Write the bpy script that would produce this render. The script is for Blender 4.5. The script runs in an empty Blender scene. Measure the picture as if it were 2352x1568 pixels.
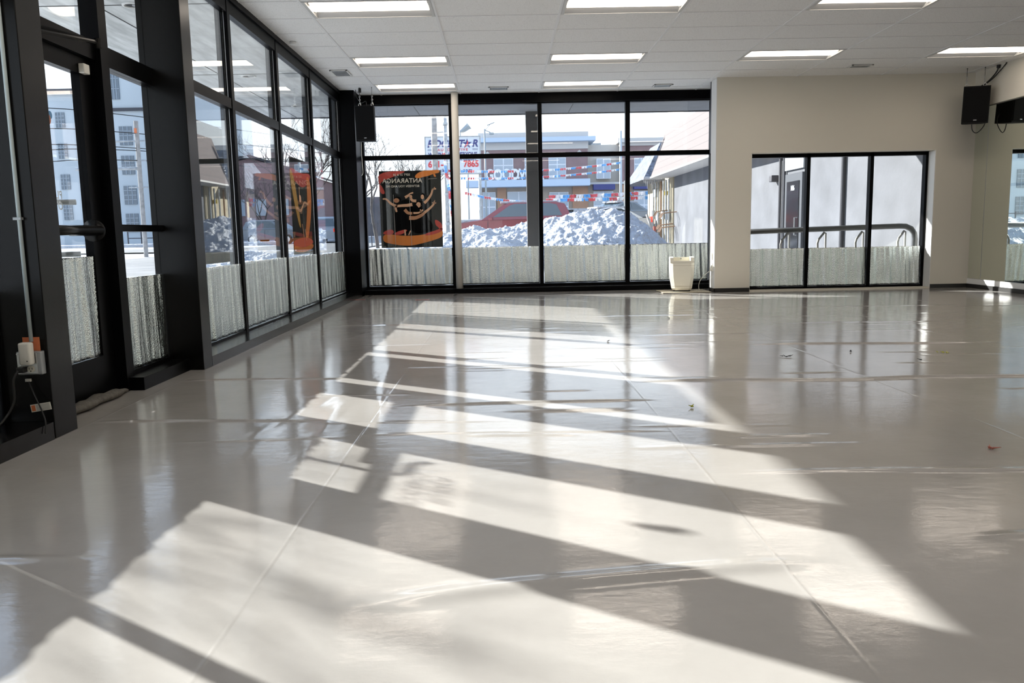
import bpy, bmesh, math, random
from mathutils import Vector, Matrix, noise
import numpy as np
random.seed(7)
sc = bpy.context.scene
C = sc.collection
R = math.radians

# ------------------------------------------------------------------ camera
EYE = 0.945
cam_d = bpy.data.cameras.new('camera'); cam = bpy.data.objects.new('camera', cam_d); C.objects.link(cam)
PITCH, ROLL, YAW, FPX = .133064482, -.0193690, -.00929245, 1877.8
cr, sr, cp, sp, cy, sy = math.cos(ROLL), math.sin(ROLL), math.cos(PITCH), math.sin(PITCH), math.cos(YAW), math.sin(YAW)
_r = Vector((1, 0, 0)); _u = Vector((0, sp, cp)); _f = Vector((0, cp, -sp))
_r2 = _r * cr + _u * sr; _u2 = _u * cr - _r * sr
Rz = Matrix.Rotation(YAW, 3, 'Z')
_r2, _u2, _f = Rz @ _r2, Rz @ _u2, Rz @ _f
cam.matrix_world = Matrix(((_r2.x, _u2.x, -_f.x, 0), (_r2.y, _u2.y, -_f.y, 0), (_r2.z, _u2.z, -_f.z, EYE), (0, 0, 0, 1)))
cam_d.sensor_width = 36; cam_d.lens = FPX * 36 / 2352; cam_d.clip_end = 600; cam_d.clip_start = .05
sc.camera = cam

# ------------------------------------------------------------------ view, world, sun
sc.view_settings.view_transform = 'Standard'; sc.view_settings.look = 'None'
sc.view_settings.gamma = 1; sc.view_settings.exposure = 0.52; sc.view_settings.use_curve_mapping = False
sc.cycles.max_bounces = 10; sc.cycles.diffuse_bounces = 5; sc.cycles.glossy_bounces = 5
sc.cycles.transparent_max_bounces = 32; sc.cycles.transmission_bounces = 6
sc.cycles.caustics_reflective = False; sc.cycles.caustics_refractive = False
sc.cycles.sample_clamp_indirect = 6
w = bpy.data.worlds.new('sky'); sc.world = w; w.use_nodes = True
nt = w.node_tree; nt.nodes.clear()
wo = nt.nodes.new('ShaderNodeOutputWorld'); bg = nt.nodes.new('ShaderNodeBackground')
tc = nt.nodes.new('ShaderNodeTexCoord'); sx = nt.nodes.new('ShaderNodeSeparateXYZ'); rp = nt.nodes.new('ShaderNodeValToRGB')
nt.links.new(tc.outputs['Generated'], sx.inputs[0]); nt.links.new(sx.outputs['Z'], rp.inputs[0])
e = rp.color_ramp.elements; e[0].position = 0.0; e[0].color = (.93, .96, 1, 1); e[1].position = 1; e[1].color = (.28, .42, .72, 1)
e2 = rp.color_ramp.elements.new(.14); e2.color = (.86, .92, 1, 1)
e3 = rp.color_ramp.elements.new(.42); e3.color = (.52, .68, .95, 1)
nt.links.new(rp.outputs[0], bg.inputs[0]); bg.inputs[1].default_value = 1.5; nt.links.new(bg.outputs[0], wo.inputs[0])
sun_d = bpy.data.lights.new('sun', 'SUN'); sun = bpy.data.objects.new('sun', sun_d); C.objects.link(sun)
sun_d.energy = 11.4; sun_d.angle = R(.55); sun_d.color = (1, .975, .94)
AZ, EL = R(-35.5), R(23.8)
sd = Vector((math.cos(AZ) * math.cos(EL), math.sin(AZ) * math.cos(EL), -math.sin(EL)))
sun.rotation_euler = sd.to_track_quat('-Z', 'Y').to_euler()

# ------------------------------------------------------------------ materials
def newmat(name):
    m = bpy.data.materials.new(name); m.use_nodes = True
    return m, m.node_tree, m.node_tree.nodes['Principled BSDF']
def mat(name, col, rough=.6, metal=0, spec=.5, noise_scale=0, noise_amt=0, bump=0, bump_scale=40, bump_dist=.01, emit=None, estr=0, coat=0, stretch=None):
    m, t, b = newmat(name)
    b.inputs['Base Color'].default_value = (*col, 1); b.inputs['Roughness'].default_value = rough
    b.inputs['Metallic'].default_value = metal; b.inputs['Specular IOR Level'].default_value = spec
    b.inputs['Coat Weight'].default_value = coat
    if emit: b.inputs['Emission Color'].default_value = (*emit, 1); b.inputs['Emission Strength'].default_value = estr
    if noise_amt or bump:
        g = t.nodes.new('ShaderNodeTexCoord'); mp = t.nodes.new('ShaderNodeMapping')
        t.links.new(g.outputs['Object'], mp.inputs[0])
        if stretch: mp.inputs['Scale'].default_value = stretch
    if noise_amt:
        n = t.nodes.new('ShaderNodeTexNoise'); n.inputs['Scale'].default_value = noise_scale; n.inputs['Detail'].default_value = 5
        t.links.new(mp.outputs[0], n.inputs['Vector'])
        r = t.nodes.new('ShaderNodeMapRange'); r.inputs[1].default_value = .3; r.inputs[2].default_value = .7
        r.inputs[3].default_value = 1 - noise_amt; r.inputs[4].default_value = 1 + noise_amt * .4
        t.links.new(n.outputs['Fac'], r.inputs[0])
        mx = t.nodes.new('ShaderNodeMix'); mx.data_type = 'RGBA'; mx.blend_type = 'MULTIPLY'; mx.inputs[0].default_value = 1
        mx.inputs[6].default_value = (*col, 1); t.links.new(r.outputs[0], mx.inputs[7]); t.links.new(mx.outputs[2], b.inputs['Base Color'])
    if bump:
        n2 = t.nodes.new('ShaderNodeTexNoise'); n2.inputs['Scale'].default_value = bump_scale; n2.inputs['Detail'].default_value = 8 if bump_dist > .1 else 4
        t.links.new(mp.outputs[0], n2.inputs['Vector'])
        bm_ = t.nodes.new('ShaderNodeBump'); bm_.inputs['Strength'].default_value = bump; bm_.inputs['Distance'].default_value = bump_dist
        t.links.new(n2.outputs['Fac'], bm_.inputs['Height']); t.links.new(bm_.outputs[0], b.inputs['Normal'])
    return m
def glass_mat(name, tint=(.97, .985, .98), base=.045, ior_gain=.95):
    m = bpy.data.materials.new(name); m.use_nodes = True; t = m.node_tree; t.nodes.clear()
    o = t.nodes.new('ShaderNodeOutputMaterial'); mx = t.nodes.new('ShaderNodeMixShader')
    tr = t.nodes.new('ShaderNodeBsdfTransparent'); tr.inputs[0].default_value = (*tint, 1)
    gl = t.nodes.new('ShaderNodeBsdfAnisotropic'); gl.inputs['Roughness'].default_value = 0.0; gl.inputs['Color'].default_value = (1, 1, 1, 1)
    lw = t.nodes.new('ShaderNodeLayerWeight'); lw.inputs[0].default_value = .5
    p = t.nodes.new('ShaderNodeMath'); p.operation = 'POWER'; p.inputs[1].default_value = 5
    q = t.nodes.new('ShaderNodeMath'); q.operation = 'MULTIPLY_ADD'; q.inputs[1].default_value = ior_gain - base; q.inputs[2].default_value = base
    t.links.new(lw.outputs['Facing'], p.inputs[0]); t.links.new(p.outputs[0], q.inputs[0]); t.links.new(q.outputs[0], mx.inputs[0])
    t.links.new(tr.outputs[0], mx.inputs[1]); t.links.new(gl.outputs[0], mx.inputs[2]); t.links.new(mx.outputs[0], o.inputs[0])
    return m
M = {}
M['black'] = mat('black_anodised_metal', (.003, .003, .0035), .34, 0, .06, bump=.05, bump_scale=6)
M['bronze'] = mat('dark_bronze_metal', (.005, .0048, .0046), .26, 0, .2)
M['sill'] = mat('black_glossy_sill', (.004, .004, .0045), .2, 0, .35)
M['wall'] = mat('beige_wall_paint', (.76, .72, .625), .7, bump=.08, bump_scale=150)
M['white'] = mat('white_paint', (.78, .78, .76), .6, bump=.05, bump_scale=120)
M['base'] = mat('black_vinyl_base', (.012, .011, .010), .5)
M['glass'] = glass_mat('window_glass')
M['clearglass'] = glass_mat('car_glass', (.16, .19, .2))
M['carwin'] = mat('car_side_glass', (.07, .09, .10), .06, 0, .9)
M['darkglass'] = mat('dark_building_glass', (.10, .14, .18), .08, 0, .8)
M['skyglass'] = mat('pale_building_glass', (.33, .40, .47), .1, 0, .8)
M['speaker'] = mat('black_speaker_cabinet', (.004, .004, .0045), .55, 0, .2, bump=.3, bump_scale=300)
M['grille'] = mat('black_speaker_grille', (.003, .003, .0035), .7, 0, .15, bump=.5, bump_scale=500)
M['steel'] = mat('bright_steel', (.6, .6, .6), .3, 1)
M['galv'] = mat('galvanised_metal', (.42, .44, .45), .5, .4, noise_scale=8, noise_amt=.3)
M['chromegrey'] = mat('grey_painted_steel', (.35, .37, .38), .45)
M['cable'] = mat('black_cable', (.01, .01, .01), .5)
M['conduit'] = mat('pale_painted_conduit', (.55, .63, .63), .4)
M['plastic'] = mat('off_white_plastic', (.8, .78, .7), .45)
M['cap'] = mat('grey_outer_mullion_cap', (.07, .075, .085), .4)
M['cream'] = mat('cream_plastic', (.78, .75, .64), .42)
M['orange'] = mat('orange_paper', (.7, .2, .08), .7)
M['card'] = mat('cardboard_sheet', (.5, .44, .34), .8, noise_scale=6, noise_amt=.15)
M['tape'] = mat('black_floor_tape', (.02, .02, .02), .6)
M['redtape'] = mat('red_floor_tape', (.6, .12, .12), .6)
M['sand'] = mat('grey_green_canvas', (.14, .13, .11), .85, noise_scale=30, noise_amt=.3, bump=.4, bump_scale=60)
M['snow'] = mat('snow', (.47, .475, .49), .75, noise_scale=3, noise_amt=.1, bump=1, bump_scale=4.5, bump_dist=.22)
M['concrete'] = mat('concrete_walk', (.58, .58, .58), .8, noise_scale=3, noise_amt=.25)
M['asphalt'] = mat('winter_asphalt', (.22, .217, .21), .75, noise_scale=1.2, noise_amt=.25)
M['soffit'] = mat('grey_soffit_plaster', (.66, .68, .68), .8, noise_scale=2.2, noise_amt=.35, stretch=(5, .9, 1), bump=.1, bump_scale=10)
M['soffitline'] = mat('dark_soffit_joint', (.03, .03, .03), .7)
M['fascia'] = mat('dark_canopy_fascia', (.045, .045, .055), .5)
M['stucco'] = mat('grey_stucco', (.125, .13, .145), .85, noise_scale=1.3, noise_amt=.25, bump=.5, bump_scale=8)
M['creambrick'] = mat('cream_brick', (.42, .36, .25), .8, noise_scale=4, noise_amt=.2)
M['rust'] = mat('rusty_pipe', (.28, .16, .09), .7, noise_scale=9, noise_amt=.4)
M['redbrick'] = mat('red_brown_brick', (.27, .18, .18), .85, noise_scale=1.5, noise_amt=.12)
M['tanbrick'] = mat('tan_block', (.40, .33, .27), .85, noise_scale=1.2, noise_amt=.12)
M['orangebrick'] = mat('orange_brown_brick', (.42, .24, .15), .85, noise_scale=1.2, noise_amt=.12)
M['beigeclad'] = mat('beige_cladding', (.50, .47, .42), .8)
M['palestone'] = mat('pale_cornice', (.55, .53, .50), .8)
M['paleblue'] = mat('pale_blue_metal', (.50, .60, .72), .6)
M['whiteclad'] = mat('pale_render', (.47, .52, .55), .8, noise_scale=.2, noise_amt=.1)
M['whiteletter'] = mat('white_channel_letter', (.75, .78, .82), .5)
M['navy'] = mat('navy_letter', (.03, .04, .18), .5)
M['redletter'] = mat('red_letter', (.6, .03, .04), .5)
M['signface'] = mat('white_sign_face', (.62, .66, .68), .5)
M['bark'] = mat('bare_tree_bark', (.10, .085, .075), .9, noise_scale=8, noise_amt=.3)
M['wood'] = mat('weathered_pole', (.38, .36, .34), .85, noise_scale=6, noise_amt=.3)
M['lampgrey'] = mat('grey_lamp_metal', (.3, .34, .36), .5)
M['rackdark'] = mat('dark_grey_rack_paint', (.055, .058, .062), .4)
M['doordark'] = mat('dark_door_glass', (.012, .013, .016), .1, 0, .5)
M['hoop'] = mat('pale_galvanised_tube', (.30, .30, .29), .45)
M['tyre'] = mat('tyre_rubber', (.02, .02, .02), .8)
M['redcar'] = mat('red_car_paint', (.22, .02, .03), .25, 0, .6, coat=.6)
M['greycar'] = mat('grey_car_paint', (.13, .16, .19), .3, 0, .6, coat=.6)
M['silvercar'] = mat('silver_car_paint', (.36, .41, .47), .3, .2, .6, coat=.5)
M['blackcar'] = mat('black_car_paint', (.02, .022, .025), .25, 0, .6, coat=.6)
M['whitecar'] = mat('white_car_paint', (.8, .82, .84), .6, 0, .3)
M['taillight'] = mat('red_tail_lamp', (.7, .03, .02), .3, emit=(1, .08, .03), estr=.6)
M['headlight'] = mat('clear_head_lamp', (.6, .6, .58), .2)
M['flagred'] = mat('red_pennant', (.6, .07, .08), .6); M['flagblue'] = mat('blue_pennant', (.10, .33, .65), .6); M['flagwhite'] = mat('white_pennant', (.75, .75, .75), .6)
M['yellow'] = mat('yellow_sign', (.8, .55, .05), .6)
M['skin'] = mat('printed_skin_tone', (.75, .42, .25), .6); M['skin2'] = mat('printed_darker_skin_tone', (.52, .24, .12), .6)
M['prblack'] = mat('printed_black', (.006, .007, .008), .6, 0, .3); M['prdress'] = mat('printed_dress_black', (.0015, .0015, .002), .8, 0, .1)
M['prorange'] = mat('printed_orange', (.80, .24, .04), .6); M['prred'] = mat('printed_red', (.60, .07, .05), .6)
M['pryellow'] = mat('printed_ochre', (.60, .33, .06), .6); M['prtext'] = mat('printed_cream_text', (.75, .70, .60), .6)
M['lightwhite'] = mat('white_reflector', (.42, .43, .44), .6)
M['troffer'] = mat('white_troffer_end', (.6, .6, .58), .6)
M['lens'] = mat('lit_light_diffuser', (.9, .9, .88), .5, emit=(1, .87, .74), estr=3.8)
M['mirror'] = mat('mirror_glass', (.80, .84, .76), .01, 1)
M['leafdebris'] = mat('dry_plant_crumb', (.30, .20, .10), .9); M['pinkdebris'] = mat('pink_crumb', (.45, .16, .12), .9); M['yellowleaf'] = mat('yellow_green_crumb', (.45, .45, .08), .8)
M['brownplate'] = mat('rust_red_post', (.35, .08, .05), .7)

def ceiling_material():
    m, t, b = newmat('mineral_ceiling_tile')
    b.inputs['Roughness'].default_value = .85
    g = t.nodes.new('ShaderNodeTexCoord')
    n = t.nodes.new('ShaderNodeTexNoise'); n.inputs['Scale'].default_value = 130; n.inputs['Detail'].default_value = 2
    t.links.new(g.outputs['Object'], n.inputs['Vector'])
    r = t.nodes.new('ShaderNodeValToRGB'); r.color_ramp.elements[0].position = .34; r.color_ramp.elements[0].color = (.66, .66, .64, 1)
    r.color_ramp.elements[1].position = .42; r.color_ramp.elements[1].color = (.88, .88, .87, 1)
    t.links.new(n.outputs['Fac'], r.inputs[0]); t.links.new(r.outputs[0], b.inputs['Base Color'])
    bp = t.nodes.new('ShaderNodeBump'); bp.inputs['Strength'].default_value = .3; bp.inputs['Distance'].default_value = .004
    t.links.new(n.outputs['Fac'], bp.inputs['Height']); t.links.new(bp.outputs[0], b.inputs['Normal'])
    return m
M['ceiling'] = ceiling_material()

def foil_material():
    m, t, b = newmat('crinkled_silver_foil')
    b.inputs['Base Color'].default_value = (.80, .87, .88, 1); b.inputs['Metallic'].default_value = 1; b.inputs['Roughness'].default_value = .24
    g = t.nodes.new('ShaderNodeTexCoord')
    mp = t.nodes.new('ShaderNodeMapping'); mp.inputs['Scale'].default_value = (26, 26, 1.3); t.links.new(g.outputs['Object'], mp.inputs[0])
    n = t.nodes.new('ShaderNodeTexNoise'); n.inputs['Scale'].default_value = 1; n.inputs['Detail'].default_value = 3; t.links.new(mp.outputs[0], n.inputs['Vector'])
    v = t.nodes.new('ShaderNodeTexVoronoi'); v.inputs['Scale'].default_value = 120; t.links.new(g.outputs['Object'], v.inputs['Vector'])
    a = t.nodes.new('ShaderNodeMath'); a.operation = 'MULTIPLY_ADD'; a.inputs[1].default_value = .16
    t.links.new(v.outputs['Distance'], a.inputs[0]); t.links.new(n.outputs['Fac'], a.inputs[2])
    bp = t.nodes.new('ShaderNodeBump'); bp.inputs['Strength'].default_value = 1; bp.inputs['Distance'].default_value = .016
    t.links.new(a.outputs[0], bp.inputs['Height']); t.links.new(bp.outputs[0], b.inputs['Normal'])
    return m
M['foil'] = foil_material()

def floor_material():
    m, t, b = newmat('glossy_grey_vinyl_floor')
    L, N = t.links.new, t.nodes.new
    g = N('ShaderNodeTexCoord')
    n1 = N('ShaderNodeTexNoise'); n1.inputs['Scale'].default_value = 1.1; n1.inputs['Detail'].default_value = 6; n1.inputs['Roughness'].default_value = .65
    L(g.outputs['Object'], n1.inputs['Vector'])
    c = N('ShaderNodeValToRGB'); c.color_ramp.elements[0].position = .3; c.color_ramp.elements[0].color = (.370, .352, .332, 1)
    c.color_ramp.elements[1].position = .7; c.color_ramp.elements[1].color = (.450, .430, .408, 1); L(n1.outputs['Fac'], c.inputs[0])
    # dark hairline at the sheet seams (every 1.47 m across) 
    s = N('ShaderNodeSeparateXYZ'); L(g.outputs['Object'], s.inputs[0])
    L(c.outputs[0], b.inputs['Base Color'])
    mp = N('ShaderNodeMapping'); mp.inputs['Scale'].default_value = (3, 14, 1); L(g.outputs['Object'], mp.inputs[0])
    n2 = N('ShaderNodeTexNoise'); n2.inputs['Scale'].default_value = 3.2; n2.inputs['Detail'].default_value = 7; n2.inputs['Roughness'].default_value = .7; L(mp.outputs[0], n2.inputs['Vector'])
    r = N('ShaderNodeMapRange'); r.inputs[1].default_value = .3; r.inputs[2].default_value = .7; r.inputs[3].default_value = .05; r.inputs[4].default_value = .17
    L(n2.outputs['Fac'], r.inputs[0]); L(r.outputs[0], b.inputs['Roughness'])
    b.inputs['Specular IOR Level'].default_value = .62
    n3 = N('ShaderNodeTexNoise'); n3.inputs['Scale'].default_value = 2.6; n3.inputs['Detail'].default_value = 8; n3.inputs['Roughness'].default_value = .55; L(g.outputs['Object'], n3.inputs['Vector'])
    bp = N('ShaderNodeBump'); bp.inputs['Strength'].default_value = .35; bp.inputs['Distance'].default_value = .006
    mp4 = N('ShaderNodeMapping'); mp4.inputs['Scale'].default_value = (9, 22, 1); L(g.outputs['Object'], mp4.inputs[0])
    n4 = N('ShaderNodeTexNoise'); n4.inputs['Scale'].default_value = 1; n4.inputs['Detail'].default_value = 6; n4.inputs['Roughness'].default_value = .6; L(mp4.outputs[0], n4.inputs['Vector'])
    ad = N('ShaderNodeMath'); ad.operation = 'MULTIPLY_ADD'; ad.inputs[1].default_value = .28; L(n4.outputs['Fac'], ad.inputs[0]); L(n3.outputs['Fac'], ad.inputs[2])
    L(ad.outputs[0], bp.inputs['Height']); L(bp.outputs[0], b.inputs['Normal'])
    return m
M['floor'] = floor_material()

def shingle_material():
    m, t, b = newmat('pink_metal_shingles')
    L, N = t.links.new, t.nodes.new
    g = N('ShaderNodeTexCoord'); s = N('ShaderNodeSeparateXYZ'); L(g.outputs['Object'], s.inputs[0])
    f = N('ShaderNodeMath'); f.operation = 'MULTIPLY'; f.inputs[1].default_value = 1 / .27; L(s.outputs['Z'], f.inputs[0])
    fr = N('ShaderNodeMath'); fr.operation = 'FRACT'; L(f.outputs[0], fr.inputs[0])
    r = N('ShaderNodeValToRGB'); e = r.color_ramp.elements; e[0].position = .0; e[0].color = (.02, .012, .012, 1); e[1].position = .13; e[1].color = (.092, .062, .058, 1)
    L(fr.outputs[0], r.inputs[0]); L(r.outputs[0], b.inputs['Base Color']); b.inputs['Roughness'].default_value = .6
    return m
M['shingle'] = shingle_material()
M['slate'] = mat('dark_snowy_shingles', (.13, .15, .19), .7, noise_scale=5, noise_amt=.8)

# ------------------------------------------------------------------ mesh helpers
class MB:
    def __init__(s): s.bm = bmesh.new()
    def box(s, x0, x1, y0, y1, z0, z1, bev=0):
        v = [s.bm.verts.new(p) for p in ((x0, y0, z0), (x1, y0, z0), (x1, y1, z0), (x0, y1, z0), (x0, y0, z1), (x1, y0, z1), (x1, y1, z1), (x0, y1, z1))]
        fs = [s.bm.faces.new([v[i] for i in f]) for f in ((0, 3, 2, 1), (4, 5, 6, 7), (0, 1, 5, 4), (1, 2, 6, 5), (2, 3, 7, 6), (3, 0, 4, 7))]
        if bev:
            es = list({e for f in fs for e in f.edges})
            bmesh.ops.bevel(s.bm, geom=es, offset=bev, segments=3, affect='EDGES', profile=.5)
        return s
    def prism(s, pts, axis, a0, a1):
        """polygon in the plane normal to axis, extruded from a0 to a1"""
        def P(p, a):
            return {'x': (a, p[0], p[1]), 'y': (p[0], a, p[1]), 'z': (p[0], p[1], a)}[axis]
        v0 = [s.bm.verts.new(P(p, a0)) for p in pts]; v1 = [s.bm.verts.new(P(p, a1)) for p in pts]; n = len(pts)
        s.bm.faces.new(v0); s.bm.faces.new(v1[::-1])
        for i in range(n): s.bm.faces.new((v0[i], v1[i], v1[(i + 1) % n], v0[(i + 1) % n]))
        return s
    def loft(s, rings, cap=True):
        vs = [[s.bm.verts.new(p) for p in r] for r in rings]; n = len(rings[0])
        for a, b in zip(vs, vs[1:]):
            for i in range(n): s.bm.faces.new((a[i], a[(i + 1) % n], b[(i + 1) % n], b[i]))
        if cap: s.bm.faces.new(vs[0][::-1]); s.bm.faces.new(vs[-1])
        return s
    def tube(s, pts, r, n=8, r1=None, cap=True):
        pts = [Vector(p) for p in pts]; rings = []; k = len(pts); up = None
        for i, p in enumerate(pts):
            d = (pts[min(i + 1, k - 1)] - pts[max(i - 1, 0)]).normalized()
            if up is None: up = Vector((0, 0, 1)) if abs(d.z) < .9 else Vector((1, 0, 0))
            a = d.cross(up).normalized(); b_ = a.cross(d).normalized(); up = b_
            rr = r if r1 is None else r + (r1 - r) * i / max(1, k - 1)
            rings.append([p + (a * math.cos(t) + b_ * math.sin(t)) * rr for t in [2 * math.pi * j / n for j in range(n)]])
        return s.loft(rings, cap)
    def disc(s, c, axis, r, h, n=24):
        c = Vector(c); d = {'x': Vector((1, 0, 0)), 'y': Vector((0, 1, 0)), 'z': Vector((0, 0, 1))}[axis]
        return s.tube([c - d * h / 2, c + d * h / 2], r, n)
    def ring(s, c, axis, R_, r, n=20, m=6):
        c = Vector(c); ax = {'x': (Vector((0, 1, 0)), Vector((0, 0, 1)), Vector((1, 0, 0))), 'y': (Vector((1, 0, 0)), Vector((0, 0, 1)), Vector((0, 1, 0))), 'z': (Vector((1, 0, 0)), Vector((0, 1, 0)), Vector((0, 0, 1)))}[axis]
        vs = []
        for i in range(n):
            t = 2 * math.pi * i / n; d = ax[0] * math.cos(t) + ax[1] * math.sin(t)
            vs.append([s.bm.verts.new(c + d * (R_ + r * math.cos(u)) + ax[2] * r * math.sin(u)) for u in [2 * math.pi * j / m for j in range(m)]])
        for i in range(n):
            for j in range(m): s.bm.faces.new((vs[i][j], vs[(i + 1) % n][j], vs[(i + 1) % n][(j + 1) % m], vs[i][(j + 1) % m]))
        return s
    def build(s, name, m, parent=None, smooth=False):
        bmesh.ops.recalc_face_normals(s.bm, faces=s.bm.faces)
        me = bpy.data.meshes.new(name); s.bm.to_mesh(me); s.bm.free()
        if smooth:
            for p in me.polygons: p.use_smooth = True
        me.materials.append(M[m] if isinstance(m, str) else m)
        o = bpy.data.objects.new(name, me); C.objects.link(o)
        if parent: o.parent = parent
        return o
def tag(o, label=None, cat=None, group=None, kind=None):
    if label: o['label'] = label
    if cat: o['category'] = cat
    if group: o['group'] = group
    if kind: o['kind'] = kind
    return o
def empty(name, loc=(0, 0, 0), rz=0, label=None, cat=None, group=None, kind=None):
    o = bpy.data.objects.new(name, None); C.objects.link(o); o.location = loc; o.rotation_euler = (0, 0, rz); o.empty_display_size = .1
    return tag(o, label, cat, group, kind)
def struct(o): o['kind'] = 'structure'; return o
KIDS = {}
def copy_tree(o, parent=None):
    c = o.copy(); C.objects.link(c); c.parent = parent
    for ch in list(o.children): copy_tree(ch, c)
    return c
def text(name, body, m, loc, rot, size, parent=None, ext=.004, align='CENTER', sx=1, shear=0, space=1, bold=.012):
    cu = bpy.data.curves.new(name, 'FONT'); cu.body = body; cu.size = size; cu.extrude = ext; cu.align_x = align; cu.align_y = 'CENTER'; cu.shear = shear; cu.space_character = space; cu.offset = bold * size
    cu.materials.append(M[m]); o = bpy.data.objects.new(name, cu); C.objects.link(o)
    o.location = loc; o.rotation_euler = rot; o.scale = (sx, 1, 1)
    if parent: o.parent = parent
    return o

# ================================================================== THE ROOM
XL, XI, YB, CEIL = -2.42, -2.17, 13.15, 3.077      # street glazing plane, sill / column face, rear glazing, ceiling
YN = -3.4                                          # end wall behind the camera
XR, YP = 6.88, 12.07                               # right wall, pier wall face

# ---- floor : one sheet of welded vinyl with real ridges
def make_floor():
    x0, x1, y0, y1 = -2.44, 7.0, YN, 12.95
    dx = .03
    SM = (-2.16, -.69, .775, 2.27, 3.78, 5.2)
    xs = np.arange(x0, x1 + dx, dx)
    for q_ in SM: xs = np.concatenate([xs[(xs < q_ - .03) | (xs > q_ + .03)], np.arange(q_ - .028, q_ + .0281, .004)])
    xs = np.sort(xs)
    ys = np.concatenate([np.arange(y0, 1.2, .2), np.arange(1.2, 7, .0095), np.arange(7, y1 + .03, .03)])
    X, Y = np.meshgrid(xs, ys); Z = np.zeros_like(X)
    def ridge(xa, ya, xb, yb, h, wd, wob=.0):
        nonlocal Z
        wd *= .6; h *= .9
        if abs(yb - ya) > abs(xb - xa): wd *= 1.5; h *= .35
        dxx, dyy = xb - xa, yb - ya; L = math.hypot(dxx, dyy); tx, ty = dxx / L, dyy / L
        s = (X - xa) * tx + (Y - ya) * ty; d = -(X - xa) * ty + (Y - ya) * tx - wob * np.sin(s * 3.1)
        f = np.clip(s / (L * .25), 0, 1) * np.clip((L - s) / (L * .25), 0, 1); f = f * f * (3 - 2 * f)
        Z += h * f * np.exp(-(d / wd) ** 2)
    # cross ridges measured on the floor, then smaller puckers
    for a in [(-2.2, 5.40, -.95, 5.36, .010, .03), (-2.2, 4.22, -.9, 4.12, .010, .03), (-.6, 4.42, .9, 4.50, .011, .028), (.75, 5.02, 2.6, 4.95, .013, .035), (2.1, 5.0, 3.9, 4.92, .014, .035),
              (1.9, 6.55, 4.0, 6.42, .012, .035), (.7, 3.06, 4.5, 3.02, .007, .035), (-.45, 1.98, .95, 2.24, .014, .07), (-2.2, 2.36, -1.2, 2.34, .006, .04), (1.4, 2.36, 2.0, 2.38, .006, .04),
              (.1, 4.25, .7, 4.22, .006, .05), (-1.9, 8.6, -.8, 8.5, .006, .03), (1.2, 7.3, 2.4, 7.25, .006, .03), (2.6, 8.0, 4.6, 7.9, .007, .03), (4.4, 6.5, 6.4, 6.45, .009, .035), (3.6, 5.0, 6.6, 4.9, .009, .03), (.9, 9.0, 2.3, 8.95, .006, .03), (3.3, 9.6, 5.6, 9.5, .006, .03), (-.2, 7.7, .9, 7.62, .004, .03),
              (-1.0, 5.0, -.78, 2.7, .006, .03), (-.92, 6.6, -.62, 3.6, .005, .025), (-1.25, 3.6, -.95, 5.0, .006, .03), (3.0, 3.9, 4.4, 3.0, .004, .03), (-.2, 3.75, .35, 3.70, .005, .03), (1.0, 3.62, 1.5, 3.6, .005, .03)]:
        ridge(*a, wob=.02)
    rnd = random.Random(3)
    for i in range(70):
        xa = rnd.uniform(-1.8, 5.8); ya = rnd.uniform(3.2, 12); L = rnd.uniform(.25, 1.3)
        ridge(xa, ya, xa + L, ya + rnd.uniform(-.06, .04), rnd.uniform(.0015, .004), rnd.uniform(.018, .04))
    for i in range(9):
        xa = -1.3 + rnd.uniform(-.3, .5); ya = rnd.uniform(2.6, 8)
        ridge(xa, ya, xa + rnd.uniform(-.15, .3), ya + rnd.uniform(.5, 1.4), rnd.uniform(.002, .004), .025)
    for xsm in SM:      # sheet seams: a fine raised weld between slightly lifted edges
        d = X - xsm - .004 * np.sin(Y * 1.7 + xsm)
        Z += .0007 * np.exp(-(d / .0045) ** 2) + .0003 * np.exp(-((d - .075) / .015) ** 2) + .0003 * np.exp(-((d + .09) / .03) ** 2)
    # long soft billows
    Z += .0016 * np.sin(X * 2.1 + .6 * np.sin(Y * .9)) * np.sin(Y * 2.7 + .8 * np.sin(X * 1.3)) + .0016
    ny, nx = X.shape
    co = np.stack([X, Y, Z], -1).reshape(-1, 3)
    idx = np.arange(ny * nx).reshape(ny, nx)
    q = np.stack([idx[:-1, :-1], idx[:-1, 1:], idx[1:, 1:], idx[1:, :-1]], -1).reshape(-1, 4)
    me = bpy.data.meshes.new('floor'); me.vertices.add(len(co)); me.vertices.foreach_set('co', co.ravel())
    me.loops.add(q.size); me.loops.foreach_set('vertex_index', q.ravel().astype(np.int32)); me.polygons.add(len(q))
    me.polygons.foreach_set('loop_start', np.arange(0, q.size, 4, dtype=np.int32)); me.polygons.foreach_set('loop_total', np.full(len(q), 4, dtype=np.int32))
    me.polygons.foreach_set('use_smooth', np.ones(len(q), dtype=bool)); me.update(); me.validate()
    me.materials.append(M['floor']); o = bpy.data.objects.new('floor', me); C.objects.link(o); struct(o)
    return o
floor = make_floor()
sl = MB(); sl.box(-2.5, 14.2, YN - .2, YB + .12, -.35, -.02); struct(sl.build('floor_slab', 'concrete'))

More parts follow.
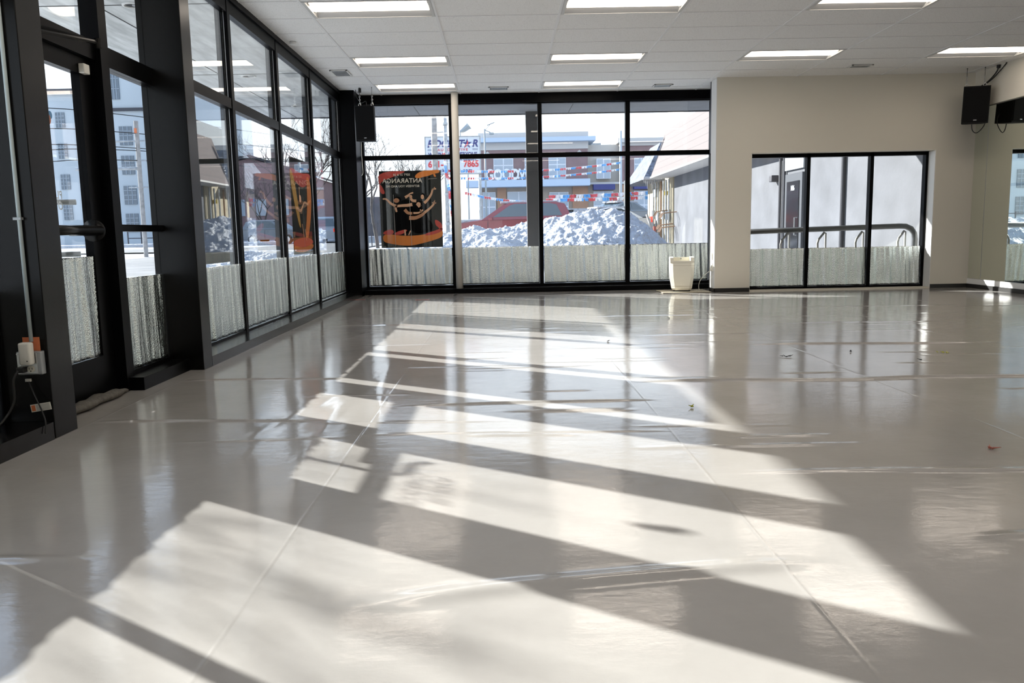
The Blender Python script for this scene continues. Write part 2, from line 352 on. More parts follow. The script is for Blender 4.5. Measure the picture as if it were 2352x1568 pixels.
# ---- ceiling: lay-in tiles 1.22 x 0.61 with openings for the troffers
GX0, GY0, TX, TY = -1.825, 8.4857, 1.2192, .6096
light_cells = set()
for c in (0, 2, 4, 6):
    for r in (-13, -9, -5, -1, 3): light_cells.add((c, r))
for c in (0, 2): light_cells.add((c, 6))
cb = MB(); gb = MB()
rnd = random.Random(5)
c_lo, c_hi = -1, 8
r_lo, r_hi = int(math.floor((YN - GY0) / TY)), int(math.ceil((13.2 - GY0) / TY))
for c in range(c_lo, c_hi):
    for r in range(r_lo, r_hi):
        if (c, r) in light_cells: continue
        xa, xb = max(GX0 + c * TX, -2.5), min(GX0 + (c + 1) * TX, 7.0); ya, yb = max(GY0 + r * TY, YN), min(GY0 + (r + 1) * TY, 13.2)
        if xb - xa < .02 or yb - ya < .02: continue
        cb.box(xa, xb, ya, yb, CEIL + .004 + rnd.uniform(0, .0015), CEIL + .022)
struct(cb.build('ceiling', 'ceiling'))
for c in range(c_lo + 1, c_hi):
    x = GX0 + c * TX; gb.box(x - .012, x + .012, YN, 13.1, CEIL - .001, CEIL + .02)
for r in range(r_lo + 1, r_hi):
    y = GY0 + r * TY
    gb.box(-2.45, 7.0, y - .006, y + .006, CEIL + .0005, CEIL + .02)
M['tbar'] = mat('white_ceiling_grid', (.8, .8, .8), .6)
struct(gb.build('trim_1', 'tbar'))
rf = MB(); rf.box(-4.4, 14.2, YN - .3, 14.80, 3.30, 3.62); struct(rf.build('roof', 'fascia'))

# ---- troffers
def make_light():
    root = empty('ceiling_light')
    b = MB(); x0, x1, y0, y1, h = .014, TX - .014, .014, TY - .014, .11
    b.box(x0, x1, y0, y0 + .012, -.003, h); b.box(x0, x1, y1 - .012, y1, -.003, h); b.box(x0, x0 + .03, y0, y1, -.003, h); b.box(x1 - .03, x1, y0, y1, -.003, h); b.box(x0, x1, y0, y1, h, h + .004)
    b.build('housing', 'troffer', root)
    b = MB()   # sloping reflectors either side of the diffuser
    b.prism([(y0 + .01, 0), (y0 + .12, .055), (y0 + .12, h), (y0 + .01, h)], 'x', x0, x1)
    b.build('reflector', 'lightwhite', root); b = MB()
    b.prism([(y1 - .01, 0), (y1 - .01, h), (y1 - .12, h), (y1 - .12, .055)], 'x', x0, x1)
    b.build('reflector', 'lightwhite', root)
    d = MB(); pts = []
    for i in range(11):
        t = math.pi * i / 10; pts.append((TY / 2 - .18 * math.cos(t), .055 - .052 * math.sin(t)))
    pts += [(TY / 2 + .18, .095), (TY / 2 - .18, .095)]
    d.prism(pts, 'x', .058, TX - .058)
    d.build('diffuser', 'lens', root)
    for xx in (.044, TX - .058): e_ = MB(); e_.box(xx, xx + .014, TY / 2 - .17, TY / 2 + .17, .018, .1); e_.build('end_plate', 'troffer', root)
    return root
proto_light = make_light(); first = True
col_name = {0: 'column beside the street windows', 2: 'column in the middle of the room', 4: 'column over the low window', 6: 'column by the mirrors'}
row_name = {6: 'row nearest the rear windows', 3: 'second row from the rear windows', -1: 'third row from the rear windows'}
for (c, r) in sorted(light_cells, key=lambda k: (-k[1], k[0])):
    o = proto_light if first else copy_tree(proto_light); first = False
    o.location = (GX0 + c * TX, GY0 + r * TY, CEIL)
    lab = f"lit ceiling troffer {row_name[r]}, {col_name[c]}" if r in row_name else 'lit ceiling troffer over the near part of the room'
    tag(o, lab, 'ceiling light', 'recessed ceiling lights' if r in row_name else 'ceiling lights behind the viewpoint')

# ---- ceiling vents and sensor
def vent(x0, x1, y0, y1, label, m_in, slats):
    t = empty('ceiling_vent', (x0, y0, CEIL), 0, label, 'vent', 'ceiling vents')
    b = MB(); w_, d_ = x1 - x0, y1 - y0
    b.box(0, w_, 0, .02, -.008, 0); b.box(0, w_, d_ - .02, d_, -.008, 0); b.box(0, .02, 0, d_, -.008, 0); b.box(w_ - .02, w_, 0, d_, -.008, 0); b.build('frame', 'white', t)
    b = MB(); b.box(.015, w_ - .015, .015, d_ - .015, -.002, .0); b.build('backing', m_in, t)
    b = MB()
    for i in range(slats): xx = .03 + (w_ - .06) * (i + .5) / slats; b.box(xx - .003, xx + .003, .02, d_ - .02, -.007, -.002)
    b.build('grille', 'galv', t)
M['ventdark'] = mat('dark_vent_interior', (.03, .03, .03), .8); M['ventgrey'] = mat('grey_vent_mesh', (.28, .28, .27), .8)
vent(-2.21, -1.98, 11.05, 11.45, 'grey square vent in the ceiling near the street windows', 'ventgrey', 20)
vent(-.16, .14, 12.50, 12.76, 'slotted dark vent in the ceiling right of the slim cream post'.replace('right of', 'just past'), 'ventdark', 22)
vent(2.31, 2.59, 12.53, 12.75, 'slotted dark vent in the ceiling close to the beige pier', 'ventdark', 22)
vent(4.74, 5.03, 11.30, 11.48, 'slotted vent in the ceiling above the three-light low window', 'ventdark', 22)
s_ = MB(); s_.disc((-2.28, 9.45, CEIL - .012), 'z', .035, .024); tag(s_.build('smoke_detector', 'white'), 'small round white detector on the ceiling beside the street windows', 'detector')

# ---- walls
wb = MB()     # pier wall with the low window opening
wb.box(3.125, 3.64, YP, 12.35, 0, CEIL + .02); wb.box(3.64, 6.33, YP, 12.35, 2.01, CEIL + .02); wb.box(6.33, 6.95, YP, 12.35, 0, CEIL + .02); wb.box(3.64, 6.33, YP, 12.35, 0, .018)
struct(wb.build('wall_back', 'wall'))
wl = MB(); wl.box(3.40, 3.62, 12.35, 13.3, -.05, 3.3); wl.box(3.125, 7.1, 12.35, 12.45, 2.05, 3.3); wl.box(6.36, 7.1, 12.35, 12.45, -.05, 2.05); struct(wl.build('wall_outside', 'fascia'))
wr = MB(); wr.box(XR - .03, 7.1, YN, YP + .01, 2.58, CEIL + .02); wr.box(XR + .03, 7.1, YN, YP + .01, 0, 2.58); wr.box(XR + .005, XR + .03, YN, YP, .02, .135)
struct(wr.build('wall_right', 'wall'))
wn = MB(); wn.box(-2.5, 7.1, YN - .15, YN, 0, 3.3); struct(wn.build('wall_front', 'white'))
wh = MB(); wh.box(XR + .0, XR + .006, YN, YP, .06, .135); struct(wh.build('trim_2', 'white'))
bb = MB(); bb.box(3.11, 3.64, YP - .012, YP, 0, .06); bb.box(3.113, 3.125, YP - .012, 12.35, 0, .06); bb.box(6.33, XR, YP - .012, YP, 0, .06); struct(bb.build('baseboard_back', 'base'))
bb = MB(); bb.box(XR - .012, XR + .0, YN, YP - .01, 0, .06); struct(bb.build('baseboard_right', 'base'))
wv = MB(); wv.box(6.322, 6.34, YP + .004, 12.28, .02, 2.0); wv.box(3.63, 3.648, YP + .004, 12.28, .02, 2.0); struct(wv.build('trim_3', 'white'))
# pier's side face made white: the sunlight on it put into the colour
ws = MB(); ws.box(3.118, 3.126, YP + .001, 12.36, .06, CEIL); struct(ws.build('trim_4', 'white'))

# ---- mirrors
def mirror(y0, y1, label):
    t = empty('wall_mirror', (XR + .006, y0, .14), 0, label, 'mirror', 'floor-to-head mirrors on the right-hand wall'.replace('right-hand ', 'side '))
    b = MB(); b.box(0, .006, .003, y1 - y0 - .003, 0, 2.43); b.build('mirror_pane', 'mirror', t)
    b = MB(); b.box(-.003, .012, 0, .003, 0, 2.43); b.box(-.003, .010, 0, y1 - y0, -.006, 0); b.build('edge_strip', 'steel', t)
mirror(11.74, YP - .002, 'narrow mirror strip in the corner next to the low window wall')
mirror(10.52, 11.74, 'wide wall mirror reflecting the low window, next to the corner strip')
for i in range(5): mirror(10.52 - 1.22 * (i + 1), 10.52 - 1.22 * i, 'wide wall mirror further along the side wall, towards the viewpoint')

# ---- glazing
def frame_y(name, x, y0, y1, zs, lab, mw=.036, dep=.035, cap=True, skip_top=False):
    """a bay of street glazing in the plane x; zs = heights of the horizontal members (centre, half-thickness)"""
    t = empty(name, (0, 0, 0)); t['kind'] = 'structure'; t['label'] = lab
    b = MB()
    b.box(x - dep, x + .03, y0, y0 + mw, 0.03, CEIL); b.box(x - dep, x + .03, y1 - mw, y1, .03, CEIL)
    for z, h in zs: b.box(x - dep, x + .025, y0 + mw, y1 - mw, z - h, z + h)
    b.build('frame', 'black', t)
    if cap: b = MB(); b.box(x - dep - .05, x - dep, y0, y0 + mw * .8, .03, CEIL); b.build('outer_cap', 'cap', t); b = MB(); b.box(x - dep - .05, x - dep, y1 - mw * .8, y1, .03, CEIL); b.build('outer_cap', 'cap', t)
    b = MB(); b.box(x - .004, x - .001, y1 - mw - .006, y1 - mw, .09, 2.92); b.build('gasket', 'steel', t)
    for i in range(len(zs) - 1):
        z0 = zs[i][0] + zs[i][1]; z1 = zs[i + 1][0] - zs[i + 1][1]
        b = MB(); b.box(x - .012, x - .005, y0 + mw, y1 - mw, z0, z1); b.build('pane', 'glass', t)
    return t
ZS = [(.055, .035), (2.13, .045), (3.0, .08)]
n = 1
for (a, b_, lab) in [(6.03, 7.60, 'street window bay beside the wide black column'), (7.60, 9.17, 'second street window bay from the wide black column'), (9.17, 10.74, 'third street window bay, with the orange poster'), (10.74, 12.60, 'last street window bay before the corner'),
                     (2.95, 3.86, 'street window bay before the near black column'), (1.35, 2.95, 'near street window bay'), (-.25, 1.35, 'near street window bay'), (-1.85, -.25, 'near street window bay')]:
    frame_y(f'window_{n}', XL, a, b_, ZS, lab, *((.018, .03, False) if b_ < 4 else ())); n += 1
wl2 = MB(); wl2.box(-2.5, XL + .02, YN, -1.85, 0, 3.3); struct(wl2.build('wall_left', 'white'))
# side light beside the door
t = empty(f'window_{n}'); t['kind'] = 'structure'; n += 1
b = MB(); b.box(-2.47, XL + .06, 5.06, 5.16, 0, CEIL)
for z, h in ((.065, .045), (1.017, .022), (2.05, .06), (3.0, .08)): b.box(-2.47, XL + .03, 5.16, 5.85, z - h, z + h)
b.build('frame', 'black', t)
for z0, z1 in ((.11, .995), (1.039, 1.99)): b = MB(); b.box(-2.432, -2.425, 5.16, 5.85, z0, z1); b.build('pane', 'glass', t)
b = MB(); b.box(-2.432, -2.425, 4.08, 5.85, 2.11, 2.92); b.build('pane', 'glass', t)
b = MB(); b.box(-2.47, XL + .01, 4.06, 4.105, 0, 2.0); b.box(-2.47, XL + .01, 4.07, 5.06, 0, .012); b.box(-2.47, XL + .03, 4.08, 5.06, 2.0, 2.11); b.box(-2.47, XL + .03, 4.08, 5.06, 2.92, 3.08); b.build('door_head', 'black', t)
cb_ = MB(); cb_.box(-2.42, -2.27, 5.09, 5.86, 0, .085); struct(cb_.build('trim_5', 'black'))
# the door
t = empty('door_1'); t['kind'] = 'structure'; t['label'] = 'black metal glazed street door'
b = MB(); ys0, ys1 = 4.10, 5.05
b.box(-2.47, -2.42, ys0, ys0 + .14, .01, 2.0); b.box(-2.47, -2.42, ys1 - .145, ys1, .01, 2.0); b.box(-2.47, -2.42, ys0 + .14, ys1 - .145, .01, .255); b.box(-2.47, -2.42, ys0 + .14, ys1 - .145, 1.90, 2.0)
b.build('door_leaf', 'black', t)
b = MB(); b.box(-2.45, -2.444, ys0 + .14, ys1 - .145, .255, 1.90); b.build('pane', 'glass', t)
b = MB(); b.box(-2.42, -2.37, 4.62, 4.90, .97, 1.03, .01)
b.tube([(-2.355, 4.14, 1.0), (-2.355, 4.86, 1.0)], .028, 14); b.disc((-2.405, 4.89, 1.0), 'y', .065, .02, 24); b.build('push_bar', 'bronze', t, True)
b = MB(); b.box(-2.42, -2.37, 4.14, 4.42, 1.945, 1.995, .006); b.build('closer_body', 'black', t)
b = MB(); b.tube([(-2.36, 4.28, 2.0), (-2.22, 4.74, 2.03)], .011, 6); b.tube([(-2.22, 4.74, 2.03), (-2.41, 4.46, 2.06)], .009, 6); b.disc((-2.22, 4.74, 2.025), 'z', .018, .05, 12); b.build('closer_arm', 'bronze', t)
b = MB(); b.box(-2.42, -2.385, 4.90, 4.965, 1.90, 1.955, .005); b.build('contact_sensor', 'plastic', t)['label'] = 'off-white door contact sensor'
b = MB(); pts = [(-2.47, 4.80, 1.18), (-2.52, 4.80, 1.18)]
for i in range(9): a = math.pi / 2 * i / 8; pts.append((-2.56, 4.80 - .06 - .10 + .10 * math.cos(a) * 0 - .1 * math.sin(a) + .1, 1.18 - .08 * (1 - math.cos(a))))
b.tube([(-2.47, 4.84, 1.165), (-2.54, 4.82, 1.165), (-2.55, 4.70, 1.165), (-2.55, 4.655, 1.145), (-2.55, 4.635, 1.10), (-2.55, 4.635, .93), (-2.55, 4.655, .885), (-2.55, 4.70, .865), (-2.54, 4.82, .865), (-2.47, 4.84, .865)], .016, 10)
b.build('pull_handle', 'chromegrey', t, True)
for s_txt, z in (('PLEASE USE', 1.195), ('OTHER DOOR', 1.135)):
    # lettering on the outer face, so it reads backwards from the room
    text('lettering', s_txt, 'whiteletter', (-2.4515, 4.66, z), (math.pi / 2, 0, -math.pi / 2), .062, t, .0005, align='LEFT')
b = MB(); b.disc((-2.4515, 4.585, 1.60), 'x', .03, .001, 20); b.build('sticker', 'orange', t); b = MB(); b.disc((-2.4518, 4.61, 1.625), 'x', .022, .001, 20); b.build('sticker', 'flagblue', t)
b = MB(); b.disc((-2.4512, 4.57, 1.565), 'x', .025, .001, 20); b.build('sticker', 'yellow', t)

# rear glazing
def frame_x(name, y, x0, x1, zs, lab, mw0=.035, mw1=.035, dep=.07):
    t = empty(name); t['kind'] = 'structure'; t['label'] = lab
    b = MB(); b.box(x0, x0 + mw0, y - .03, y + dep, .03, CEIL); b.box(x1 - mw1, x1, y - .03, y + dep, .03, CEIL)
    for z, h in zs: b.box(x0 + mw0, x1 - mw1, y - .03, y + dep, z - h, z + h)
    b.build('frame', 'black', t)
    for i in range(len(zs) - 1):
        b = MB(); b.box(x0 + mw0, x1 - mw1, y + .005, y + .012, zs[i][0] + zs[i][1], zs[i + 1][0] - zs[i + 1][1]); b.build('pane', 'glass', t)
ZB = [(.085, .035), (2.135, .035), (3.01, .085)]
frame_x(f'window_{n}', YB, -2.17, -.74, ZB, 'rear window bay with the dancer poster', .03, .06); n += 1
frame_x(f'window_{n}', YB, -.74, .62, ZB, 'rear window bay beside the slim cream post', .06, .03); n += 1
frame_x(f'window_{n}', YB, .62, 2.0, ZB, 'middle rear window bay'); n += 1
frame_x(f'window_{n}', YB, 2.0, 3.42, ZB, 'rear window bay next to the beige pier', .035, .12); n += 1
# low three-light window
t = empty(f'window_{n}'); t['kind'] = 'structure'; t['label'] = 'low three-light window in the beige wall'; n += 1
b = MB()
for x in (3.64, 4.525, 5.465, 6.285): b.box(x, x + .05, 12.26, 12.36, .02, 2.01)
b.box(3.64, 6.33, 12.26, 12.36, .0, .05); b.box(3.64, 6.33, 12.26, 12.36, 1.955, 2.01); b.build('frame', 'black', t)
for x0, x1 in ((3.69, 4.525), (4.575, 5.465), (5.515, 6.285)): b = MB(); b.box(x0, x1, 12.305, 12.312, .05, 1.955); b.build('pane', 'glass', t)

# sills, columns and ceiling edges in black metal
sb = MB(); sb.box(-2.45, XI, 6.02, 12.9, 0, .075); sb.box(-2.45, XI, YN, 3.86, 0, .085); struct(sb.build('trim_6', 'sill'))
sb = MB(); sb.box(-2.2, 3.40, 12.86, 13.16, 0, .075); struct(sb.build('trim_7', 'black'))
sb = MB(); sb.box(-2.47, XL + .045, 6.02, 12.7, 3.03, CEIL + .01); sb.box(-2.47, XL + .045, YN, 6.02, 3.03, CEIL + .01); sb.box(-2.2, 3.40, 13.07, 13.2, 2.94, CEIL + .01); struct(sb.build('trim_8', 'black'))
for y0, y1, lab in ((3.87, 4.075, 'near black boxed column'), (5.85, 6.03, 'wide black boxed column')):
    b = MB(); b.box(-2.47, XI, y0, y1, 0, CEIL + .005, .004); o = struct(b.build('column', 'bronze')); o['label'] = lab
b = MB(); b.box(-2.55, XI, 12.58, 13.3, 0, CEIL + .005, .004); struct(b.build('column', 'black'))
b = MB(); b.tube([(-.69, 12.93, .075), (-.69, 12.93, CEIL)], .055, 24); tag(struct(b.build('column', mat('cream_column_paint', (.78, .74, .66), .5), None, True)), 'slim round cream column')

# ---- foil panels
def foil(y0, y1, z0, z1, label, plane='x', at=XL, seed=0, vis='street'):
    r = random.Random(seed); nu, nv = max(24, int((y1 - y0) / .012)), 26
    ph = [r.uniform(0, 6.28) for _ in range(6)]; bmx = bmesh.new(); grid = []
    sgn = 1 if plane == 'x' else -1
    for j in range(nv + 1):
        row = []
        for i in range(nu + 1):
            u = i / nu; v = j / nv; L = (y1 - y0)
            a = u * L
            d = .010 + .0055 * (math.sin(a * 26 + ph[0] + .8 * math.sin(v * 2)) + .8 * math.sin(a * 47 + ph[1]) + .6 * math.sin(a * 83 + ph[2] + v * 3)) * (1.1 - .5 * v * (1 - v))
            d += .004 * noise.noise(Vector((a * 9, v * 2.2, seed * 7.3)))
            d = abs(d) + .003
            zz = z0 + (z1 - z0) * v + (.006 * noise.noise(Vector((a * 6, seed, 0))) if j in (0, nv) else 0)
            aa = y0 + a + (.004 * noise.noise(Vector((zz * 14, seed, 3))) if i in (0, nu) else 0)
            row.append(bmx.verts.new((at + sgn * d, aa, zz) if plane == 'x' else (aa, at + sgn * d, zz)))
        grid.append(row)
    for j in range(nv):
        for i in range(nu): bmx.faces.new((grid[j][i], grid[j][i + 1], grid[j + 1][i + 1], grid[j + 1][i]))
    ext = bmesh.ops.extrude_face_region(bmx, geom=bmx.faces[:])
    for v_ in [g for g in ext['geom'] if isinstance(g, bmesh.types.BMVert)]:
        if plane == 'x': v_.co.x -= .004
        else: v_.co.y += .004
    bmesh.ops.recalc_face_normals(bmx, faces=bmx.faces)
    me = bpy.data.meshes.new('foil_panel'); bmx.to_mesh(me); bmx.free(); me.materials.append(M['foil'])
    for p in me.polygons: p.use_smooth = True
    o = bpy.data.objects.new('foil_panel', me); C.objects.link(o)
    return tag(o, label, 'foil insulation panel', 'silver foil panels at the foot of the windows')
S = 0
for y0, y1, z0, z1, lab in ((6.06, 7.565, .095, .705, 'crinkled silver foil in the street window beside the wide black column'), (7.635, 9.14, .10, .715, 'crinkled silver foil in the street window with no poster, second from the wide column'), (9.205, 10.70, .10, .71, 'crinkled silver foil under the orange street poster'),
                            (10.775, 12.57, .105, .70, 'crinkled silver foil in the street window at the dark corner'), (2.99, 3.83, .10, .71, 'crinkled silver foil behind the near column with the sockets'), (1.39, 2.91, .10, .71, 'crinkled silver foil in a window by the viewpoint'), (-.21, 1.31, .10, .71, 'crinkled silver foil in a window by the viewpoint'), (-1.81, -.29, .10, .71, 'crinkled silver foil in a window by the viewpoint')):
    S += 1; foil(y0, y1, z0, z1, lab, 'x', XL, S)
foil(5.17, 5.845, .11, .70, 'crinkled silver foil in the narrow side light beside the street door', 'x', XL, 21)
foil(4.236, 4.908, .258, .85, 'crinkled silver foil on the lower glass of the street door', 'x', -2.44, 22)
for x0, x1, lab in ((-2.13, -.80, 'crinkled silver foil under the dancer poster in the rear window'), (-.66, .585, 'crinkled silver foil in the rear window beside the slim cream post'), (.66, 1.965, 'crinkled silver foil below the snow pile in the middle rear window'), (2.04, 3.29, 'crinkled silver foil in the rear window behind the cream humidifier')):
    S += 1; foil(x0, x1, .125, .715, lab, 'y', YB, S + 30)
for x0, x1, lab in ((3.69, 4.522, 'crinkled silver foil in the low window, pane nearest the pier'), (4.578, 5.462, 'crinkled silver foil in the middle pane of the low window'), (5.518, 6.282, 'crinkled silver foil in the low window, pane nearest the mirrors')):
    S += 1; foil(x0, x1, .052, .622, lab, 'y', 12.30, S + 40)

# ---- posters (flat prints fixed to the outside of the glass)
def flat(m, pts, y, name, parent, th=.0012):
    b = MB(); b.prism(pts, 'y', y, y + th); return b.build(name, m, parent)
def soft(p, k=2):
    for _ in range(k):
        o = []
        for a, b_ in zip(p, p[1:] + p[:1]): o += [(a[0] * .75 + b_[0] * .25, a[1] * .75 + b_[1] * .25), (a[0] * .25 + b_[0] * .75, a[1] * .25 + b_[1] * .75)]
        p = o
    return p
def limb(pts, w0, w1):
    L_, R__ = [], []
    if len(pts) > 2:
        P_ = [Vector(p) for p in pts]; o = []
        for i in range(len(P_) - 1):
            p0, p1, p2, p3 = P_[max(0, i - 1)], P_[i], P_[i + 1], P_[min(len(P_) - 1, i + 2)]
            for j in range(5): t_ = j / 5; o.append(.5 * ((2 * p1) + (-p0 + p2) * t_ + (2 * p0 - 5 * p1 + 4 * p2 - p3) * t_ ** 2 + (-p0 + 3 * p1 - 3 * p2 + p3) * t_ ** 3))
        pts = o + [P_[-1]]
    for i, p in enumerate(pts):
        a = Vector(pts[max(0, i - 1)]); c = Vector(pts[min(len(pts) - 1, i + 1)]); d = (c - a).normalized(); nrm = Vector((-d.y, d.x)); w_ = w0 + (w1 - w0) * i / (len(pts) - 1)
        L_.append(Vector(p) + nrm * w_); R__.append(Vector(p) - nrm * w_)
    return [tuple(q) for q in L_ + R__[::-1]]
def oval(c, rx, rz, n=20, rot=0):
    return [(c[0] + rx * math.cos(t) * math.cos(rot) - rz * math.sin(t) * math.sin(rot), c[1] + rx * math.cos(t) * math.sin(rot) + rz * math.sin(t) * math.cos(rot)) for t in [2 * math.pi * i / n for i in range(n)]]
P = empty('dance_poster', (-1.93, YB + .014, .73), 0, 'black and orange poster of dancers with backwards lettering, in the rear window', 'poster')
W, H = .98, 1.205
# poster pixel frame: crop pixels (75..1235, 100..1475) -> metres
def q(u, v): return ((u - 95) / 1130 * W, (1475 - v) / 1375 * H)
def Q(l): return [q(*p) for p in l]
def SQ(l): return soft(Q(l))
b = MB(); b.box(0, W, 0, .0015, 0, H); b.build('sheet', 'prblack', P)
yy = -.0022
flat('prred', SQ([(80, 118), (620, 98), (480, 160), (300, 225), (160, 270), (105, 340), (85, 330)]), yy, 'ribbon', P)
flat('prorange', SQ([(740, 215), (790, 150), (900, 105), (1080, 98), (1200, 92), (1200, 150), (1080, 165), (1000, 200), (900, 215), (800, 245)]), yy, 'ribbon', P)
flat('prred', SQ([(95, 330), (130, 345), (180, 440), (195, 500), (150, 510), (105, 470)]), yy, 'ribbon', P)
flat('prorange', SQ([(125, 1240), (260, 1225), (420, 1255), (640, 1265), (860, 1250), (1100, 1190), (1225, 1150), (1232, 1290), (1060, 1350), (860, 1400), (640, 1445), (420, 1430), (240, 1395), (130, 1360)]), yy, 'ribbon', P)
flat('prred', SQ([(120, 1215), (180, 1160), (300, 1140), (335, 1185), (310, 1230), (200, 1240)]), yy - .001, 'ribbon', P)
flat('prred', SQ([(320, 1220), (430, 1170), (560, 1145), (580, 1170), (490, 1230), (380, 1250)]), yy - .001, 'ribbon', P)
flat('prred', SQ([(1085, 985), (1130, 985), (1215, 1050), (1228, 1160), (1180, 1160), (1140, 1110), (1100, 1080)]), yy - .001, 'ribbon', P)
flat('prred', SQ([(900, 1230), (1100, 1175), (1228, 1120), (1230, 1180), (1100, 1240), (900, 1270)]), yy - .001, 'ribbon', P)
y2 = yy - .0022
dress = [[(440, 640), (640, 600), (700, 700), (700, 900), (640, 1230), (330, 1240), (380, 1000), (300, 800)], [(720, 640), (900, 640), (940, 760), (930, 900), (1120, 1160), (700, 1260), (600, 1000), (640, 760)]]
for d_ in dress: flat('prdress', SQ(d_), yy - .0005, 'dress', P, .0008)
for m_, pts, w0, w1 in [('skin', [(150, 595), (215, 600), (300, 680), (410, 735)], .010, .022), ('skin', [(395, 830), (385, 740), (470, 720), (600, 715), (685, 700)], .014, .026),
                        ('skin', [(560, 575), (620, 540), (660, 510), (710, 490)], .022, .010), ('skin', [(665, 590), (690, 630), (760, 640)], .018, .022), ('skin', [(905, 680), (980, 610), (1040, 520), (1070, 440), (1130, 430)], .022, .010),
                        ('skin', [(1110, 400), (1070, 440)], .004, .010), ('skin2', [(620, 940), (740, 940), (860, 890), (900, 850)], .032, .018), ('skin', [(905, 850), (1000, 780), (1080, 700), (1090, 650)], .020, .010), ('skin', [(1050, 670), (1080, 690), (1125, 680)], .006, .008),
                        ('skin2', [(545, 790), (600, 850), (680, 860)], .026, .02), ('skin', [(700, 855), (800, 850), (880, 800)], .016, .01), ('skin', [(830, 790), (840, 850)], .006, .014), ('skin', [(1100, 630), (1095, 690)], .004, .006),
                        ('skin', [(535, 1150), (540, 1255)], .014, .011), ('skin', [(640, 1170), (600, 1250)], .008, .007), ('skin', [(780, 680), (830, 740)], .03, .03)]:
    flat(m_, limb([q(*p) for p in pts], w0, w1), y2, 'figure_limb', P)
for c_, rx, rz, m_ in [((400, 625), .045, .036, 'skin2'), ((665, 560), .022, .026, 'skin'), ((875, 570), .026, .036, 'skin'), ((800, 700), .034, .034, 'skin')]:
    cx_, cz_ = q(*c_)
    flat('prdress', oval((cx_ + rx * .35, cz_ + rz * .35), rx * 1.35, rz * 1.25), y2 - .001, 'figure_hair', P, .0008)
    flat(m_, oval((cx_, cz_), rx, rz), y2 - .0022, 'figure_face', P, .001)
    for ex in (-.45, .15): flat('prdress', oval((cx_ + rx * ex, cz_ + rz * .12), rx * .14, rz * .05, 8), y2 - .003, 'figure_eye', P, .0008)
    flat('skin2' if m_ == 'skin' else 'prred', oval((cx_ - rx * .15, cz_ - rz * .12), rx * .08, rz * .2, 8), y2 - .003, 'figure_nose', P, .0008)
    flat('prred', oval((cx_ - rx * .15, cz_ - rz * .5), rx * .22, rz * .06, 8), y2 - .003, 'figure_mouth', P, .0008)
for s_txt, (u, v), sz, spc in (('SEPT 27 & 28', (510, 172), .046, 1.05), ('ANTARANGA', (518, 280), .098, 1.06), ('BETWEEN YOU AND ME', (525, 375), .046, 1.06)):
    px_, pz_ = q(u, v)
    text('lettering', s_txt, 'prtext', (px_, y2 - .001, pz_), (math.pi / 2, 0, math.pi), sz, P, .0006, space=spc)
flat('prorange', oval(q(1110, 190), .016, .03, 12, .5), y2, 'emblem', P); flat('prtext', limb([q(990, 255), q(1150, 245)], .002, .002), y2, 'rule', P)
# light vertical creases of the print
for u in (345, 640): flat('palestone', limb([q(u, 520), q(u + 12, 1440)], .002, .003), y2 - .002, 'crease', P, .0008)

P3 = empty('drape_poster', (-2.4335, 0, 0), 0, 'tall black and orange poster in the third street window from the wide column', 'poster')
def flatx(m, pts, x, name, parent, th=.0012):
    b = MB(); b.prism(pts, 'x', x, x + th); return b.build(name, m, parent)
b = MB(); b.box(0, .0015, 9.62, 10.62, .73, 1.86); b.build('sheet', 'prblack', P3)
def k(u, v): return (9.62 + u, .73 + v)
K = lambda l: soft([k(*p) for p in l])
flatx('prred', K([(.0, .90), (.2, .86), (.6, .78), (1.0, .92), (1.0, 1.0), (.5, .96), (.0, 1.02)]), .0016, 'drape', P3)
flatx('pryellow', K([(.0, 1.0), (.12, .95), (.22, .80), (.36, .45), (.40, .30), (.30, .34), (.12, .62), (.0, .85)]), .003, 'drape', P3)
flatx('prorange', K([(.78, .98), (1.0, .90), (1.0, .60), (.84, .30), (.66, .12), (.60, .22), (.72, .45), (.80, .70)]), .003, 'drape', P3)
flatx('prred', K([(.0, .16), (.3, .19), (.7, .20), (.98, .16), (.99, .12), (.6, .08), (.3, .07), (.0, .09)]), .004, 'drape', P3)
flatx('prorange', K([(.0, .11), (.3, .08), (.6, .08), (.98, .12), (.98, .06), (.55, .02), (.25, .02), (.0, .04)]), .0055, 'drape', P3)
for pts, w0, w1 in [([(.2, .55), (.4, .52), (.6, .62), (.82, .60)], .02, .012), ([(.38, .80), (.36, .62)], .012, .01), ([(.45, .36), (.5, .20)], .014, .01), ([(.58, .30), (.62, .16)], .014, .01)]:
    flatx('skin', limb([k(*p) for p in pts], w0, w1), .007, 'figure_limb', P3)
flatx('skin', oval(k(.40, .66), .04, .045), .0085, 'figure_face', P3)
P1 = empty('dark_poster', (-2.4335, 0, 0), 0, 'dark poster in the street window beside the wide black column, back side showing', 'poster')
b = MB(); b.box(0, .0015, 6.36, 7.36, .73, 1.885); b.build('sheet', 'prblack', P1)

